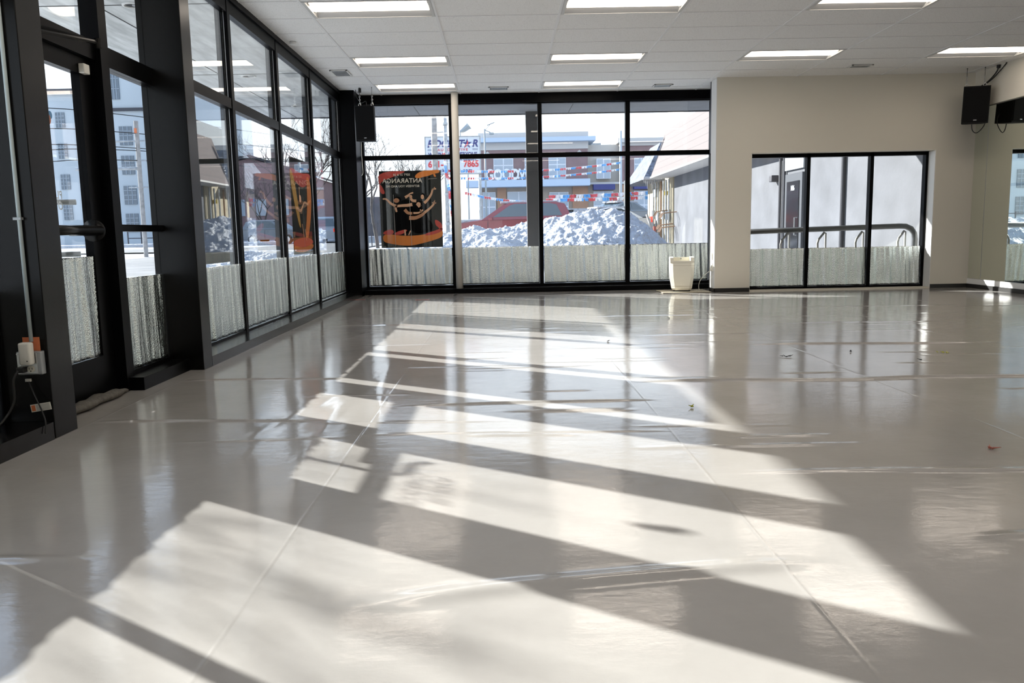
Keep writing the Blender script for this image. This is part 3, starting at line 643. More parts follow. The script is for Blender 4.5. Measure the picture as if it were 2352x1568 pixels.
# ---- hanging speakers
def speaker(loc, rz, tilt, label, wires, lean=0):
    t = empty('hanging_speaker', loc, rz, label, 'speaker', 'black speakers hung from the ceiling'); t.rotation_euler = (tilt, lean, rz)
    b = MB(); b.prism([(-.165, -.14), (.165, -.14), (.12, .15), (-.12, .15)], 'z', -.25, .25); b.build('cabinet', 'speaker', t)
    b = MB(); b.box(-.155, .155, -.152, -.139, -.225, .235, .004); b.build('grille', 'grille', t)
    b = MB(); b.box(-.02, .02, -.156, -.151, -.21, -.2); b.build('badge', 'steel', t)
    b = MB()
    for sx_ in (-.11, .11): b.ring((sx_, 0, .272), 'y', .02, .005)
    b.build('eye_bolt', 'steel', t)
    return t
spL = speaker((-1.955, 12.35, 2.555), R(-4), R(3), 'black speaker hung on chains in the dark corner by the rear windows', None)
spL.scale = (.84, .9, 1)
spR = speaker((6.62, 11.66, 2.57), R(-22), R(4), 'black speaker hung from the ceiling in the beige corner beside the mirrors', None, R(1))
def chain(x, y, z0, z1, label, hook=True):
    t = empty('hanging_chain', (x, y, z0), 0, label, 'chain', 'chains holding the speakers')
    b = MB(); L_ = z1 - z0; nlink = int(L_ * .6 / .024)
    for i in range(nlink): b.ring((0, 0, .012 + i * .024), 'x' if i % 2 else 'y', .010, .003, 10, 5)
    b.build('links', 'steel', t)
    b = MB(); b.tube([(0, 0, nlink * .024 - .01), (0, 0, L_)], .003, 6); b.box(-.006, .006, -.006, .006, L_ - .01, L_); b.build('hanger_rod', 'cable', t)
for x, y, z0, lab in ((-2.047, 12.36, 2.84, 'short steel chain above the corner speaker, street side'), (-1.863, 12.34, 2.84, 'short steel chain above the corner speaker, room side'),
                      (6.518, 11.70, 2.855, 'short steel chain above the mirror-side speaker, hook away from the mirrors'), (6.722, 11.62, 2.855, 'short steel chain above the mirror-side speaker, hook near the mirrors')):
    chain(x, y, z0, CEIL, lab)
def cable(name, pts, r, m, label, cat='cable', smooth_n=6, group=None, parent=None):
    # Catmull-Rom through the points
    P_ = [Vector(p) for p in pts]; out = []
    for i in range(len(P_) - 1):
        p0, p1, p2, p3 = P_[max(0, i - 1)], P_[i], P_[i + 1], P_[min(len(P_) - 1, i + 2)]
        for j in range(smooth_n):
            t_ = j / smooth_n
            out.append(.5 * ((2 * p1) + (-p0 + p2) * t_ + (2 * p0 - 5 * p1 + 4 * p2 - p3) * t_ ** 2 + (-p0 + 3 * p1 - 3 * p2 + p3) * t_ ** 3))
    out.append(P_[-1]); b = MB(); b.tube(out, r, 6); o = b.build(name, m, None, True)
    if parent:
        bpy.context.view_layer.update(); o.parent = parent; o.matrix_parent_inverse = parent.matrix_world.inverted(); return o
    return tag(o, label, cat, group)
cable('speaker_cable', [(6.72, 11.72, 2.83), (6.77, 11.66, 2.87), (6.80, 11.56, 2.94), (6.82, 11.50, 3.01), (6.825, 11.49, CEIL)], .009, 'cable', 'black cable from the mirror-side speaker up to the ceiling')
cable('speaker_cable', [(6.72, 11.74, 2.82), (6.79, 11.60, 2.89), (6.82, 11.42, 3.0), (6.835, 11.32, CEIL)], .007, 'cable', 'second black cable rising from the mirror-side speaker to the ceiling edge')
cable('speaker_cable', [(6.64, 11.74, 2.32), (6.655, 11.74, 2.24), (6.70, 11.72, 2.20), (6.76, 11.70, 2.25), (6.80, 11.69, 2.33), (6.79, 11.69, 2.42), (6.74, 11.70, 2.47)], .006, 'cable', 'looped black cable under the mirror-side speaker')
cable('speaker_cable', [(-2.13, 12.53, CEIL), (-2.12, 12.52, 2.98), (-2.05, 12.5, 2.88), (-1.98, 12.48, 2.90), (-1.96, 12.44, 2.80)], .005, 'cable', 'black cable sagging from the ceiling to the corner speaker')
cable('pull_cord', [(-2.08, 12.56, 2.32), (-2.085, 12.56, 2.10), (-2.075, 12.56, 1.88), (-2.10, 12.56, 1.83)], .004, 'plastic', 'thin pale cord hanging below the corner speaker', 'cord')
cb2 = MB(); cb2.disc((-2.05, 12.42, CEIL - .03), 'z', .02, .06, 12); tag(cb2.build('cable_grommet', 'cable'), 'black cable gland on the ceiling above the corner speaker', 'cable gland')
cb2 = MB(); cb2.disc((6.825, 11.49, CEIL - .02), 'z', .022, .04, 12); tag(cb2.build('cable_grommet', 'cable'), 'black cable gland on the ceiling beside the mirror wall', 'cable gland')

# ---- humidifier on its cardboard sheet
mt = MB(); mt.box(2.36, 3.08, 12.06, 12.62, .005, .012); tag(mt.build('cardboard_sheet', 'card'), 'flat cardboard sheet under the cream humidifier', 'cardboard')
hm = empty('humidifier', (2.69, 12.33, .012), R(-8), 'cream plastic tower humidifier with a scooped top, beside the pier', 'humidifier')
b = MB(); rings = []
for z, wx, wy in ((.02, .135, .125), (.05, .15, .14), (.22, .172, .155), (.36, .180, .16), (.43, .178, .155)):
    c = .045; rings.append([(-wx, -wy + c, z), (-wx + c, -wy, z), (wx - c, -wy, z), (wx, -wy + c, z), (wx, wy - c, z), (wx - c, wy, z), (-wx + c, wy, z), (-wx, wy - c, z)])
b.loft(rings); b.build('body', 'cream', hm)
b = MB()   # scooped hood: side cheeks, low front lip and a high back
b.prism([(-.15, .43), (-.15, .45), (-.10, .505), (.0, .515), (.13, .515), (.155, .48), (.155, .43)], 'x', -.176, -.125)
b.prism([(-.15, .43), (-.15, .45), (-.10, .505), (.0, .515), (.13, .515), (.155, .48), (.155, .43)], 'x', .125, .176)
b.prism([(-.125, .432), (.125, .432), (.125, .46), (-.125, .46)], 'y', -.152, -.13); b.box(-.125, .125, .12, .15, .432, .505); b.build('hood', 'cream', hm)
b = MB(); b.box(-.125, .125, -.13, .12, .430, .436); b.build('top_tray', 'cream', hm)
b = MB(); b.box(-.178, .178, -.1585, -.158, .388, .392); b.box(-.150, .150, -.147, -.143, .078, .082); b.build('seam_line', 'card', hm)
b = MB(); b.box(-.12, .12, -.11, .11, 0, .022); b.build('foot', 'base', hm)
b = MB(); b.disc((0, .118, .485), 'y', .012, .004, 12); b.build('knob', 'chromegrey', hm)
cable('power_cord', [(2.86, 12.34, .03), (2.90, 12.28, .02), (2.95, 12.25, .016), (2.93, 12.22, .05), (2.93, 12.22, .12), (2.96, 12.2, .20), (3.02, 12.18, .27), (3.09, 12.16, .32), (3.105, 12.16, .33)], .004, 'plastic', '', '', parent=hm)
so = empty('wall_socket', (3.112, 12.16, .37), 0, 'white socket with a plugged-in adapter on the pier side', 'socket')
b = MB(); b.box(-.008, .0055, -.035, .035, -.06, .06, .002); b.build('cover_plate', 'plastic', so)
b = MB(); b.box(-.035, -.008, -.02, .02, -.05, -.005, .003); b.build('plug', 'plastic', so)
so = empty('wall_socket', (3.112, 12.20, .53), 0, 'upper white box on the pier side above the adapter', 'socket')
b = MB(); b.box(-.012, .0055, -.03, .03, -.05, .05, .002); b.build('cover_plate', 'plastic', so)

# ---- near column: conduit, outlet box, adapter, sticker, tag, cables
YC = 3.87
b = MB(); b.tube([(-2.237, YC - .012, .475), (-2.237, YC - .012, 3.05)], .009, 12); o = b.build('conduit', 'conduit', None, True); tag(o, 'pale painted conduit running up the near black column', 'conduit')
for z in (1.05, 2.2): b = MB(); b.box(-.022, .014, -.005, .018, -.006, .006); s2 = b.build('strap', 'galv', o); s2.location = (-2.237, YC - .02, z)
ob = empty('outlet_box', (-2.245, YC, .375), 0, 'grey metal outlet box with a double socket on the near black column', 'outlet box')
b = MB(); b.box(-.055, .060, -.036, 0, -.055, .055, .004); b.build('metal_box', 'galv', ob)
b = MB(); b.box(-.052, .042, -.040, -.036, -.050, .050, .002); b.build('cover_plate', 'steel', ob)
for xx, zz in ((.012, -.027), (-.032, -.027)):
    b = MB(); b.disc((xx, -.042, zz), 'y', .0165, .006, 20); s2 = b.build('socket_face', 'cream', ob)
    b = MB(); b.box(xx - .008, xx - .006, -.046, -.044, zz - .002, zz + .007); b.box(xx + .006, xx + .008, -.046, -.044, zz - .002, zz + .007); b.disc((xx, -.045, zz - .009), 'y', .003, .002, 8); b.build('slots', 'cable', s2)
b = MB()
for xx, zz in ((-.047, .045), (.037, -.045)): b.disc((xx, -.042, zz), 'y', .004, .004, 8)
b.build('screw', 'steel', ob)
ad = MB(); ad.box(-2.263, -2.207, YC - .085, YC - .043, .372, .478, .010); o = tag(ad.build('power_adapter', 'plastic', None, True), 'white plug-in adapter on the near column outlet box', 'adapter')
b = MB(); b.disc((-2.222, YC - .0865, .392), 'y', .003, .001, 10); b.build('indicator', 'base', o)
b = MB(); b.box(-2.283, -2.203, YC - .003, YC - .0005, .43, .495); tag(b.build('warning_sticker', 'orange'), 'orange paper sticker behind the white adapter', 'sticker')
b = MB(); b.box(-2.285, -2.250, YC - .075, YC - .043, .335, .362, .005); tag(b.build('power_plug', 'cable'), 'black plug in the lower socket of the near outlet box', 'plug')
cable('power_cable', [(-2.275, YC - .075, .345), (-2.295, YC - .085, .30), (-2.30, YC - .09, .2), (-2.33, YC - .14, .12), (-2.33, YC - .25, .094)], .006, 'cable', 'thick black cable dropping from the near outlet box to the sill')
cable('power_cable', [(-2.262, YC - .02, .285), (-2.235, YC - .03, .22), (-2.20, YC - .05, .16), (-2.175, YC - .07, .115), (-2.165, YC - .085, .090), (-2.162, YC - .10, .05)], .003, 'cable', 'thin black wire crossing the paper tag beside the sill')
b = MB(); b.box(-2.285, -2.258, YC - .012, YC - .0005, .283, .297, .002); tag(b.build('cable_clip', 'plastic'), 'small pale cable clip below the near outlet box', 'clip')
pt = empty('paper_tag', (-2.205, YC - .04, .165), 0, 'small white printed warning tag on the thin black wire', 'tag'); pt.rotation_euler = (0, R(-8), 0)
b = MB(); b.box(-.048, .048, -.001, .001, -.018, .018); b.build('tag_sheet', 'plastic', pt)
b = MB()
for i in range(5): b.box(-.022, .042, -.0016, -.001, -.013 + i * .006, -.011 + i * .006)
b.build('fine_print', 'ventgrey', pt); b = MB(); b.box(-.044, -.026, -.0016, -.001, -.014, .014); b.build('warning_mark', 'orange', pt)
# draught snake at the door foot
b = MB(); pts = []
for i in range(15):
    y = 4.12 + i * .065; pts.append((-2.36 + .01 * math.sin(i * 1.3), y, .03 + .004 * math.sin(i * 2.1)))
rings = []
for i, p in enumerate(pts):
    rr = .032 * (1 - .55 * abs(i - 7) ** 4 / 7 ** 4) * (1 + .12 * math.sin(i * 2.3)); rings.append([(p[0] + 1.5 * rr * math.cos(a), p[1], .004 + rr * .8 + rr * .8 * math.sin(a)) for a in [2 * math.pi * j / 12 for j in range(12)]])
b.loft(rings); tag(b.build('draught_excluder', 'sand', None, True), 'grey-green canvas draught snake on the floor along the street door', 'draught excluder')

# ---- floor bits
for x, y0, y1, lab in ((-2.06, 12.45, 12.84, 'short black tape strip on the floor by the dark corner'), (-.74, 12.42, 12.84, 'short black tape strip on the floor at the slim cream post')):
    b = MB(); b.box(x - .022, x + .022, y0, y1, .005, .007); tag(b.build('floor_tape', 'tape'), lab, 'tape')
for x, y, lab in ((-2.13, 12.0, 'faint red tape mark on the floor by the dark corner'), (-1.17, 11.75, 'small red tape mark at the tip of the sunlit patch near the rear windows')):
    b = MB(); b.box(x - .10, x + .10, y - .012, y + .012, .005, .0065); o = b.build('floor_tape', 'redtape'); o.rotation_euler = (0, 0, 0); tag(o, lab, 'tape')
def crumb(x, y, r, m, lab, nn=5):
    b = MB(); rr = random.Random(int(x * 100))
    for i in range(nn):
        a = rr.uniform(0, 6.28); d = rr.uniform(0, r); p = Vector((x + d * math.cos(a), y + d * math.sin(a) * .8, .009))
        b.tube([p, p + Vector((rr.uniform(-.03, .03), rr.uniform(-.02, .02), rr.uniform(0, .012)))], .004, 5, .001)
    b.disc((x, y, .009), 'z', .008, .006, 8)
    tag(b.build('floor_debris', m), lab, 'debris')
crumb(2.03, 3.32, .03, 'pinkdebris', 'small pinkish crumb on the floor in the shaded area near the long cross ridge')
crumb(3.22, 5.9, .045, 'yellowleaf', 'yellow-green dry leaf bit on the floor below the low window reflection', 6)
crumb(2.05, 5.86, .045, 'cable', 'dark crumbled bit on the floor, near the pier reflection', 6)
crumb(.99, 4.25, .015, 'yellowleaf', 'tiny yellow speck on the floor at the edge of the sunlit band', 3)
for x, y, lab in ((2.6, 6.05, 'tiny dark crumb on the floor between the two larger leaf bits'), (2.9, 5.6, 'tiny dark crumb on the floor just in front of the yellow-green leaf bit'), (1.75, 8.6, 'dark speck on the floor well in front of the humidifier'), (.88, 6.9, 'tiny dark speck on the sunlit floor at the sheet seam'), (3.9, 5.7, 'tiny dark crumb on the floor on the mirror side of the leaf bit')):
    crumb(x, y, .012, 'cable', lab, 2)

# ================================================================== OUTSIDE
def gz(x, y): return -.06 + .0095 * max(0, math.hypot(x, y) - 12)
# ground: rings about the room
b = MB(); rad = [0, 12, 16, 20, 26, 32, 40, 50, 60, 75, 90, 110, 140, 200, 300]; rings = []; NA = 72
for r in rad[1:]: rings.append([(r * math.cos(2 * math.pi * i / NA), r * math.sin(2 * math.pi * i / NA), -.06 + .0095 * (r - 12)) for i in range(NA)])
vs = [[b.bm.verts.new(p) for p in r] for r in rings]
for p, q_ in zip(vs, vs[1:]):
    for i in range(NA): b.bm.faces.new((p[i], p[(i + 1) % NA], q_[(i + 1) % NA], q_[i]))
M['groundsnow'] = mat('trodden_snow_ground', (.56, .57, .59), .8, noise_scale=.35, noise_amt=.45, bump=.4, bump_scale=3)
struct(b.build('ground', 'groundsnow'))
b = MB(); b.box(-6.4, -2.5, -14, 16.5, -.12, -.03); b.box(-6.4, 6.8, 13.2, 16.5, -.12, -.03); b.box(3.6, 6.8, 12.45, 13.2, -.12, -.03); struct(b.build('pavement', 'concrete'))
def strip(name, xa, xb, y0, y1, m, lift=.02, step=4, horiz=False):
    b = MB(); vs = []
    y = y0
    while y <= y1 + .01:
        if horiz: vs.append((b.bm.verts.new((y, xa, gz(y, xa) + lift)), b.bm.verts.new((y, xb, gz(y, xb) + lift))))
        else: vs.append((b.bm.verts.new((xa, y, gz(xa, y) + lift)), b.bm.verts.new((xb, y, gz(xb, y) + lift))))
        y += step
    for p, q_ in zip(vs, vs[1:]): b.bm.faces.new((p[0], p[1], q_[1], q_[0]))
    return struct(b.build(name, m))
strip('road', -14.2, -7.2, -60, 150, 'asphalt', .05)
strip('road_crossing', 40, 47.5, -90, -14, 'asphalt', .06, 4, True)
# canopy over the pavement
b = MB(); b.box(-4.38, -2.5, YN, 14.78, 3.0, 3.3); struct(b.build('canopy_soffit', 'soffit')); b = MB(); b.box(-2.5, 7.0, 13.25, 14.78, 3.0, 3.3); struct(b.build('canopy_soffit', mat('dark_grey_soffit', (.17, .18, .20), .8, noise_scale=2, noise_amt=.15)))
b = MB(); b.box(-4.42, -4.36, YN - .3, 14.82, 2.99, 3.62); b.box(-4.42, 7.0, 14.76, 14.82, 2.985, 3.62); struct(b.build('trim_9', 'fascia'))
b = MB()
for x in (-3.55,): b.box(x - .006, x + .006, YN, 14.7, 2.996, 3.001)
for y in (1.2, 4.4, 7.6, 10.8, 13.45): b.box(-4.36, -2.55, y - .006, y + .006, 2.996, 3.001)
for x in (-1.4, 1.2, 3.8): b.box(x - .006, x + .006, 13.4, 14.7, 2.996, 3.001)
struct(b.build('trim_10', 'soffitline'))
for y, lab in ((13.43, 'round downlight under the outside canopy, nearest the dark corner'), (10.92, 'round downlight under the outside canopy, seen in the second street window'), (7.6, 'round downlight under the outside canopy above the dark poster'), (5.0, 'round downlight under the outside canopy over the street door')):
    t = empty('canopy_downlight', (-3.22, y, 3.0), 0, lab, 'downlight', 'round canopy downlights')
    b = MB(); b.ring((0, 0, -.004), 'z', .085, .012, 24, 6); b.build('trim_ring', 'white', t)
    b = MB(); b.disc((0, 0, -.001), 'z', .078, .004, 24); b.build('recess', 'ventdark', t)
    b = MB(); b.disc((.02, 0, -.006), 'z', .03, .01, 16); b.build('bulb', 'lightwhite', t)
for x, w_, lab in ((.55, .105, 'dark square canopy post outside the rear windows'),):
    b = MB(); b.box(x - w_, x + w_, 14.5, 14.5 + 2 * w_, -.04, 3.0, .004); tag(b.build('canopy_post', 'fascia'), lab, 'post', 'canopy posts')

# bar rail outside the low window
t = empty('bike_rack', (0, 13.25, -.03), 0, 'dark flat-bar bike rack with bent tube supports, outside the low window', 'bike rack')
b = MB(); prof = [(3.68, .90), (6.40, .95), (6.51, .945), (6.60, .905), (6.655, .83), (6.67, .74), (6.67, .0)]
b.tube([(x, 0, z) for x, z in prof], .045, 10); b.build('top_bar', 'rackdark', t, True)
b = MB(); b.tube([(3.97, 0, 0), (3.97, 0, .89)], .028, 8); b.build('post', 'rackdark', t, True)
for xx in (4.62, 5.21, 5.82, 6.50):
    b = MB(); b.tube([(xx, -.02, 0), (xx, -.02, .86), (xx - .03, -.04, .87), (xx - .15, -.12, .76), (xx - .17, -.13, .70), (xx - .14, -.13, 0)], .018, 8); b.build('hoop', 'hoop', t, True)

# snow pile
def snow_pile():
    prof = [(-9, .35), (-6, .45), (-4.2, .42), (-3.0, .60), (-2.2, .88), (-1.6, .98), (-.04, 1.08), (1.1, 1.16), (1.86, 1.42), (2.24, 1.52), (3.13, 1.56), (3.63, 1.40), (4.14, 1.0), (4.53, .70), (4.9, .42), (5.6, .30)]
    nx, ny = 420, 150; x0, x1, y0, y1 = -9, 5.6, 19.2, 26.5; bmx = bmesh.new(); G = []
    for j in range(ny + 1):
        row = []
        for i in range(nx + 1):
            x = x0 + (x1 - x0) * i / nx; y = y0 + (y1 - y0) * j / ny
            h = np.interp(x, [p[0] for p in prof], [p[1] for p in prof])
            s = (y - y0) / (23.8 - y0) if y < 23.8 else 1 - (y - 23.8) / (y1 - 23.8)
            s = max(0, min(1, s)); s = s ** .8 if y < 23.8 else s * s * (3 - 2 * s)
            env = max(0, min(1, (x1 - x) / .8)) * max(0, min(1, (x - x0) / .8))
            nz = noise.fractal(Vector((x * 1.1, y * 1.1, 1.5)), .9, 2.1, 5) * .16 + abs(noise.noise(Vector((x * 3.6, y * 3.6, 4)))) * .10 + abs(noise.noise(Vector((x * 8, y * 8, 8)))) * .07 + noise.noise(Vector((x * 19, y * 19, 2))) * .03
            hh = (h + .25) * s * env
            z = gz(x, y) - .25 + hh + (nz * min(1, s * 3) * env if s > .02 else 0) - (.06 * s)
            row.append(bmx.verts.new((x, y, z)))
        G.append(row)
    for j in range(ny):
        for i in range(nx): bmx.faces.new((G[j][i], G[j][i + 1], G[j + 1][i + 1], G[j + 1][i]))
    me = bpy.data.meshes.new('snow_pile'); bmx.to_mesh(me); bmx.free(); me.materials.append(M['snow'])
    for p in me.polygons: p.use_smooth = True
    o = bpy.data.objects.new('snow_pile', me); C.objects.link(o); tag(o, 'large ploughed heap of dirty-footed snow outside the rear windows', 'snow pile', kind='thing')
snow_pile()
b = MB()
rr = random.Random(9)
for i in range(60):
    x = rr.gauss(1.2, .45); y = rr.uniform(19.5, 21.2); z = gz(x, y) + (y - 19.2) / 4.6 * 1.25 - .12
    b.tube([(x, y, z), (x + rr.uniform(-.1, .1), y - .03, z + rr.uniform(.02, .1))], .015, 5, .004)
tag(b.build('dead_weeds', M['leafdebris']), 'dead weed stalks poking out of the front of the snow pile', 'dead weeds', kind='stuff')

# ---- cars
def car(loc, rz, paint, label, kind='suv', snowy=False, scale=1):
    t = empty('parked_car', loc, rz, label, 'car'); t.scale = (scale,) * 3
    if kind == 'suv':
        L, Wd = 4.6, .88; low = [(-2.3, .32), (2.3, .32), (2.32, .62), (2.22, .92), (1.15, 1.05), (-2.2, 1.08), (-2.3, .9)]
        top = [(1.15, 1.04), (.35, 1.58), (.1, 1.66), (-1.6, 1.68), (-1.95, 1.60), (-2.22, 1.07)]
    elif kind == 'van':
        L, Wd = 4.9, .95; low = [(-2.45, .32), (2.45, .32), (2.45, .7), (2.2, .98), (1.5, 1.08), (-2.4, 1.1), (-2.45, .9)]
        top = [(1.5, 1.07), (.6, 1.72), (.2, 1.82), (-2.0, 1.84), (-2.25, 1.75), (-2.4, 1.09)]
    else:
        L, Wd = 4.5, .86; low = [(-2.25, .28), (2.25, .28), (2.27, .55), (2.1, .80), (1.0, .95), (-1.4, .98), (-2.1, .96), (-2.25, .8)]
        top = [(1.0, .94), (.15, 1.38), (-.2, 1.44), (-.9, 1.42), (-1.75, .97)]
    b = MB()
    n_ = len(low); b.loft([[(x, -Wd * .96, z) for x, z in low], [(x, -Wd, z + (.0 if z < .5 else -.02)) for x, z in low], [(x, Wd, z + (.0 if z < .5 else -.02)) for x, z in low], [(x, Wd * .96, z) for x, z in low]])
    ins = Wd - .14
    ring_top = [(x, z) for x, z in top]
    zb, zt = top[0][1], max(z for _, z in top)
    def yw(z): return Wd - .01 - (Wd - ins) * max(0, min(1, (z - zb) / (zt - zb)))
    b.loft([[(x, -yw(z), z) for x, z in ring_top], [(x, yw(z), z) for x, z in ring_top]])
    b.build('body', paint, t)
    # glazing: side lights and screens, standing a little proud
    def inset(pts, f=.84):
        cx_ = sum(p[0] for p in pts) / len(pts); cz_ = sum(p[1] for p in pts) / len(pts)
        return [(cx_ + (p[0] - cx_) * f, cz_ + (p[1] - cz_) * f + .01) for p in pts]
    side = inset(top, .76); xm = (side[0][0] + side[-1][0]) / 2 - .1
    for s_ in (-1, 1):
        for lo, hi in ((xm + .04, 9), (-9, xm - .04)):
            pts = [p for p in side if lo < p[0] < hi]
            def zat(x, up):
                seg = side if up else [side[0], side[-1]]
                for a_, c_ in zip(seg, seg[1:]):
                    if min(a_[0], c_[0]) <= x <= max(a_[0], c_[0]) and a_[0] != c_[0]: return a_[1] + (c_[1] - a_[1]) * (x - a_[0]) / (c_[0] - a_[0])
                return side[0][1]
            xc = lo if lo > -9 else hi
            pts = sorted([p for p in side[1:-1] if lo < p[0] < hi], key=lambda p: -p[0])
            if lo > -9: poly = [side[0]] + pts + [(xc, zat(xc, True)), (xc, zat(xc, False))]
            else: poly = [(xc, zat(xc, False)), (xc, zat(xc, True))] + pts + [side[-1]]
            b = MB(); vs0 = [b.bm.verts.new((x, s_ * (yw(z) + .004), z)) for x, z in poly]; vs1 = [b.bm.verts.new((x, s_ * (yw(z) + .012), z)) for x, z in poly]
            b.bm.faces.new(vs0); b.bm.faces.new(vs1[::-1])
            for i in range(len(poly)): b.bm.faces.new((vs0[i], vs1[i], vs1[(i + 1) % len(poly)], vs0[(i + 1) % len(poly)]))
            b.build('side_window', 'carwin', t)
    for (a_, c_) in ((top[0], top[1]), (top[-1], top[-2])):
        d = Vector((c_[0] - a_[0], c_[1] - a_[1])); nrm = Vector((-d.y, d.x)).normalized(); nrm = nrm if nrm.y > 0 else -nrm
        p0 = Vector(a_) + d * .1 + nrm * .008; p1 = Vector(a_) + d * .92 + nrm * .008
        y0_, y1_ = yw(p0.y) - .09, yw(p1.y) - .09
        b = MB(); b.loft([[(p0.x, -y0_, p0.y), (p0.x, y0_, p0.y), (p1.x, y1_, p1.y), (p1.x, -y1_, p1.y)], [(p0.x - nrm.x * .02, -y0_, p0.y - nrm.y * .02), (p0.x - nrm.x * .02, y0_, p0.y - nrm.y * .02), (p1.x - nrm.x * .02, y1_, p1.y - nrm.y * .02), (p1.x - nrm.x * .02, -y1_, p1.y - nrm.y * .02)]]); b.build('screen', 'darkglass', t)
    for wx in (-L * .31, L * .31):
        for s_ in (-1, 1):
            b = MB(); b.disc((wx, s_ * (Wd - .08), .33), 'y', .33, .22, 24); wh_ = b.build('wheel', 'tyre', t); b = MB(); b.disc((wx, s_ * (Wd + .035), .33), 'y', .2, .02, 20); b.build('rim', 'steel', wh_)
    for s_ in (-1, 1):
        b = MB(); b.box(-L / 2 - .02, -L / 2 + .1, s_ * Wd - s_ * .2 if s_ > 0 else -Wd - .005, s_ * Wd + .005 if s_ > 0 else -Wd + .2, .78, 1.02); b.build('tail_lamp', 'taillight', t)
        b = MB(); b.box(L / 2 - .16, L / 2 + .01, (Wd - .3) if s_ > 0 else -Wd - .002, (Wd + .002) if s_ > 0 else -Wd + .3, .62, .76); b.build('head_lamp', 'headlight', t)
        b = MB(); b.box(.72, .86, s_ * (Wd + .02) - .1, s_ * (Wd + .02) + .1, 1.02, 1.14, .02); b.build('wing_mirror', paint, t)
        b = MB(); b.box(-.405, -.39, s_ * Wd - .004, s_ * Wd + .004, .42, .98); b.box(.9, .915, s_ * Wd - .004, s_ * Wd + .004, .42, .98); b.build('door_gap', 'fascia', t)
        b = MB(); b.box(-.3, -.12, s_ * (Wd + .005) - .01, s_ * (Wd + .005) + .01, .86, .89); b.build('door_handle', paint, t)
    if snowy:
        b = MB(); tt = [p for p in top if p[1] > zt - .35]
        x0_, x1_ = min(p[0] for p in top) + .2, max(p[0] for p in top) - .6
        b.box(x0_ + .35, x1_ - .1, -ins + .12, ins - .12, zt - .05, zt + .045, .03); b.box(1.2, L / 2 - .1, -Wd + .1, Wd - .1, .93, 1.08, .04); b.build('snow_cap', 'snow', t)
    return t
car((.45, 32.5, .34), R(176), 'redcar', 'dark red car with a snowy roof behind the snow pile', 'suv', True, 1.03)
car((4.3, 48.3, .5), R(-88), 'blackcar', 'black car peeping over the top of the snow pile', 'suv', True)
car((2.1, 44, .25), R(95), 'silvercar', 'pale silver car between the dark post and the black car', 'sedan', True)
car((5.9, 43.5, .95), R(215), 'greycar', 'grey car with a snowy roof near the pink-roofed building', 'sedan', True)
car((4.25, 36.4, .48), R(196), 'whitecar', 'white snow-covered car in front of the pink-roofed building', 'sedan', True)
b = MB(); b.box(3.6, 8.2, 41.6, 45.6, .1, .95, .12); tag(b.build('snow_bank', 'snow'), 'snow bank under the grey car near the pink-roofed building', 'snow bank', kind='thing')
b = MB(); b.box(1.9, 6.5, 34.8, 38.2, .05, .48, .12); tag(b.build('snow_bank', 'snow'), 'snow bank under the white car by the meters', 'snow bank', kind='thing')
car((-12.4, 60, gz(-12, 60)), R(88), 'silvercar', 'silver van with lit red tail lamp driving away, seen at the street corner window', 'van')
car((-16.4, 60, gz(-16, 60)), R(-15), 'greycar', 'grey-blue car by the fence, seen in the second street window', 'suv', True)

# ---- neighbouring building with the pink mansard
nb = empty('neighbour_building', (0, 0, 0), 0, 'grey stucco building with a pink shingled mansard roof', 'building')
b = MB(); b.box(6.8, 15, 12.8, 32.6, -.1, 3.3); b.build('stucco_wall', 'stucco', nb)
b = MB(); b.box(6.75, 15, 32.6, 38.2, -.1, 3.3); b.build('brick_wall', 'creambrick', nb)['label'] = 'cream brick end section'
b = MB(); b.prism([(6.0, 3.02), (6.62, 4.85), (6.9, 4.9), (6.9, 3.3), (6.8, 3.04)], 'y', 12.8, 33.4); b.build('mansard_roof', 'shingle', nb)
b = MB(); b.box(5.98, 6.9, 12.8, 33.42, 2.97, 3.03); b.build('eave_board', 'palestone', nb)
b = MB(); b.loft([[(5.9, 34.5, 3.0), (9, 34.5, 3.0), (9, 40, 3.0), (5.9, 40, 3.0)], [(7.1, 37.0, 4.75), (9, 37.0, 4.75), (9, 39.5, 4.75), (7.1, 39.5, 4.75)]]); b.build('snowy_roof', 'slate', nb)['label'] = 'dark snow-streaked roof slope with icicles'
b = MB(); rr = random.Random(4)
for i in range(22):
    x = 5.92 + i * .045 + rr.uniform(0, .02); L_ = rr.uniform(.12, .5); b.tube([(x, 34.47, 3.02), (x, 34.47, 3.02 - L_)], .022, 6, .004)
b.build('icicles', 'snow', nb)['kind'] = 'stuff'
b = MB(); b.box(5.88, 7.6, 34.3, 34.6, 2.98, 3.10, .03)
for i in range(26):
    u_ = rr.uniform(0, 1); x = rr.uniform(6.3 + .8 * u_, 7.8); yy_ = 34.5 + 2.6 * u_; zz_ = 3.0 + 1.72 * u_; b.box(x, x + rr.uniform(.15, .5), yy_ - .05, yy_ + .05, zz_ + .0, zz_ + .08, .015)
b.build('roof_snow', 'snow', nb)
b = MB()
for y, r_ in ((20.05, .035), (19.75, .035), (16.35, .042)): b = MB(); b.tube([(6.75, y, 0), (6.75, y, 3.0)], r_, 10); b.build('downpipe', 'fascia', nb)
dr = MB(); dr.box(6.74, 6.81, 18.55, 19.66, 0, 2.16); dr = dr.build('side_door', 'cap', nb)
b = MB(); b.box(6.725, 6.742, 18.70, 19.50, .25, 1.98); b.build('glass', 'doordark', dr)
b = MB(); b.tube([(6.72, 18.78, .75), (6.67, 18.78, .75), (6.67, 18.78, 1.15), (6.72, 18.78, 1.15)], .015, 6); b.build('handle', 'steel', dr)
text('lettering', '106', 'whiteletter', (6.72, 19.1, 1.82), (math.pi / 2, 0, -math.pi / 2), .17, dr, .002)
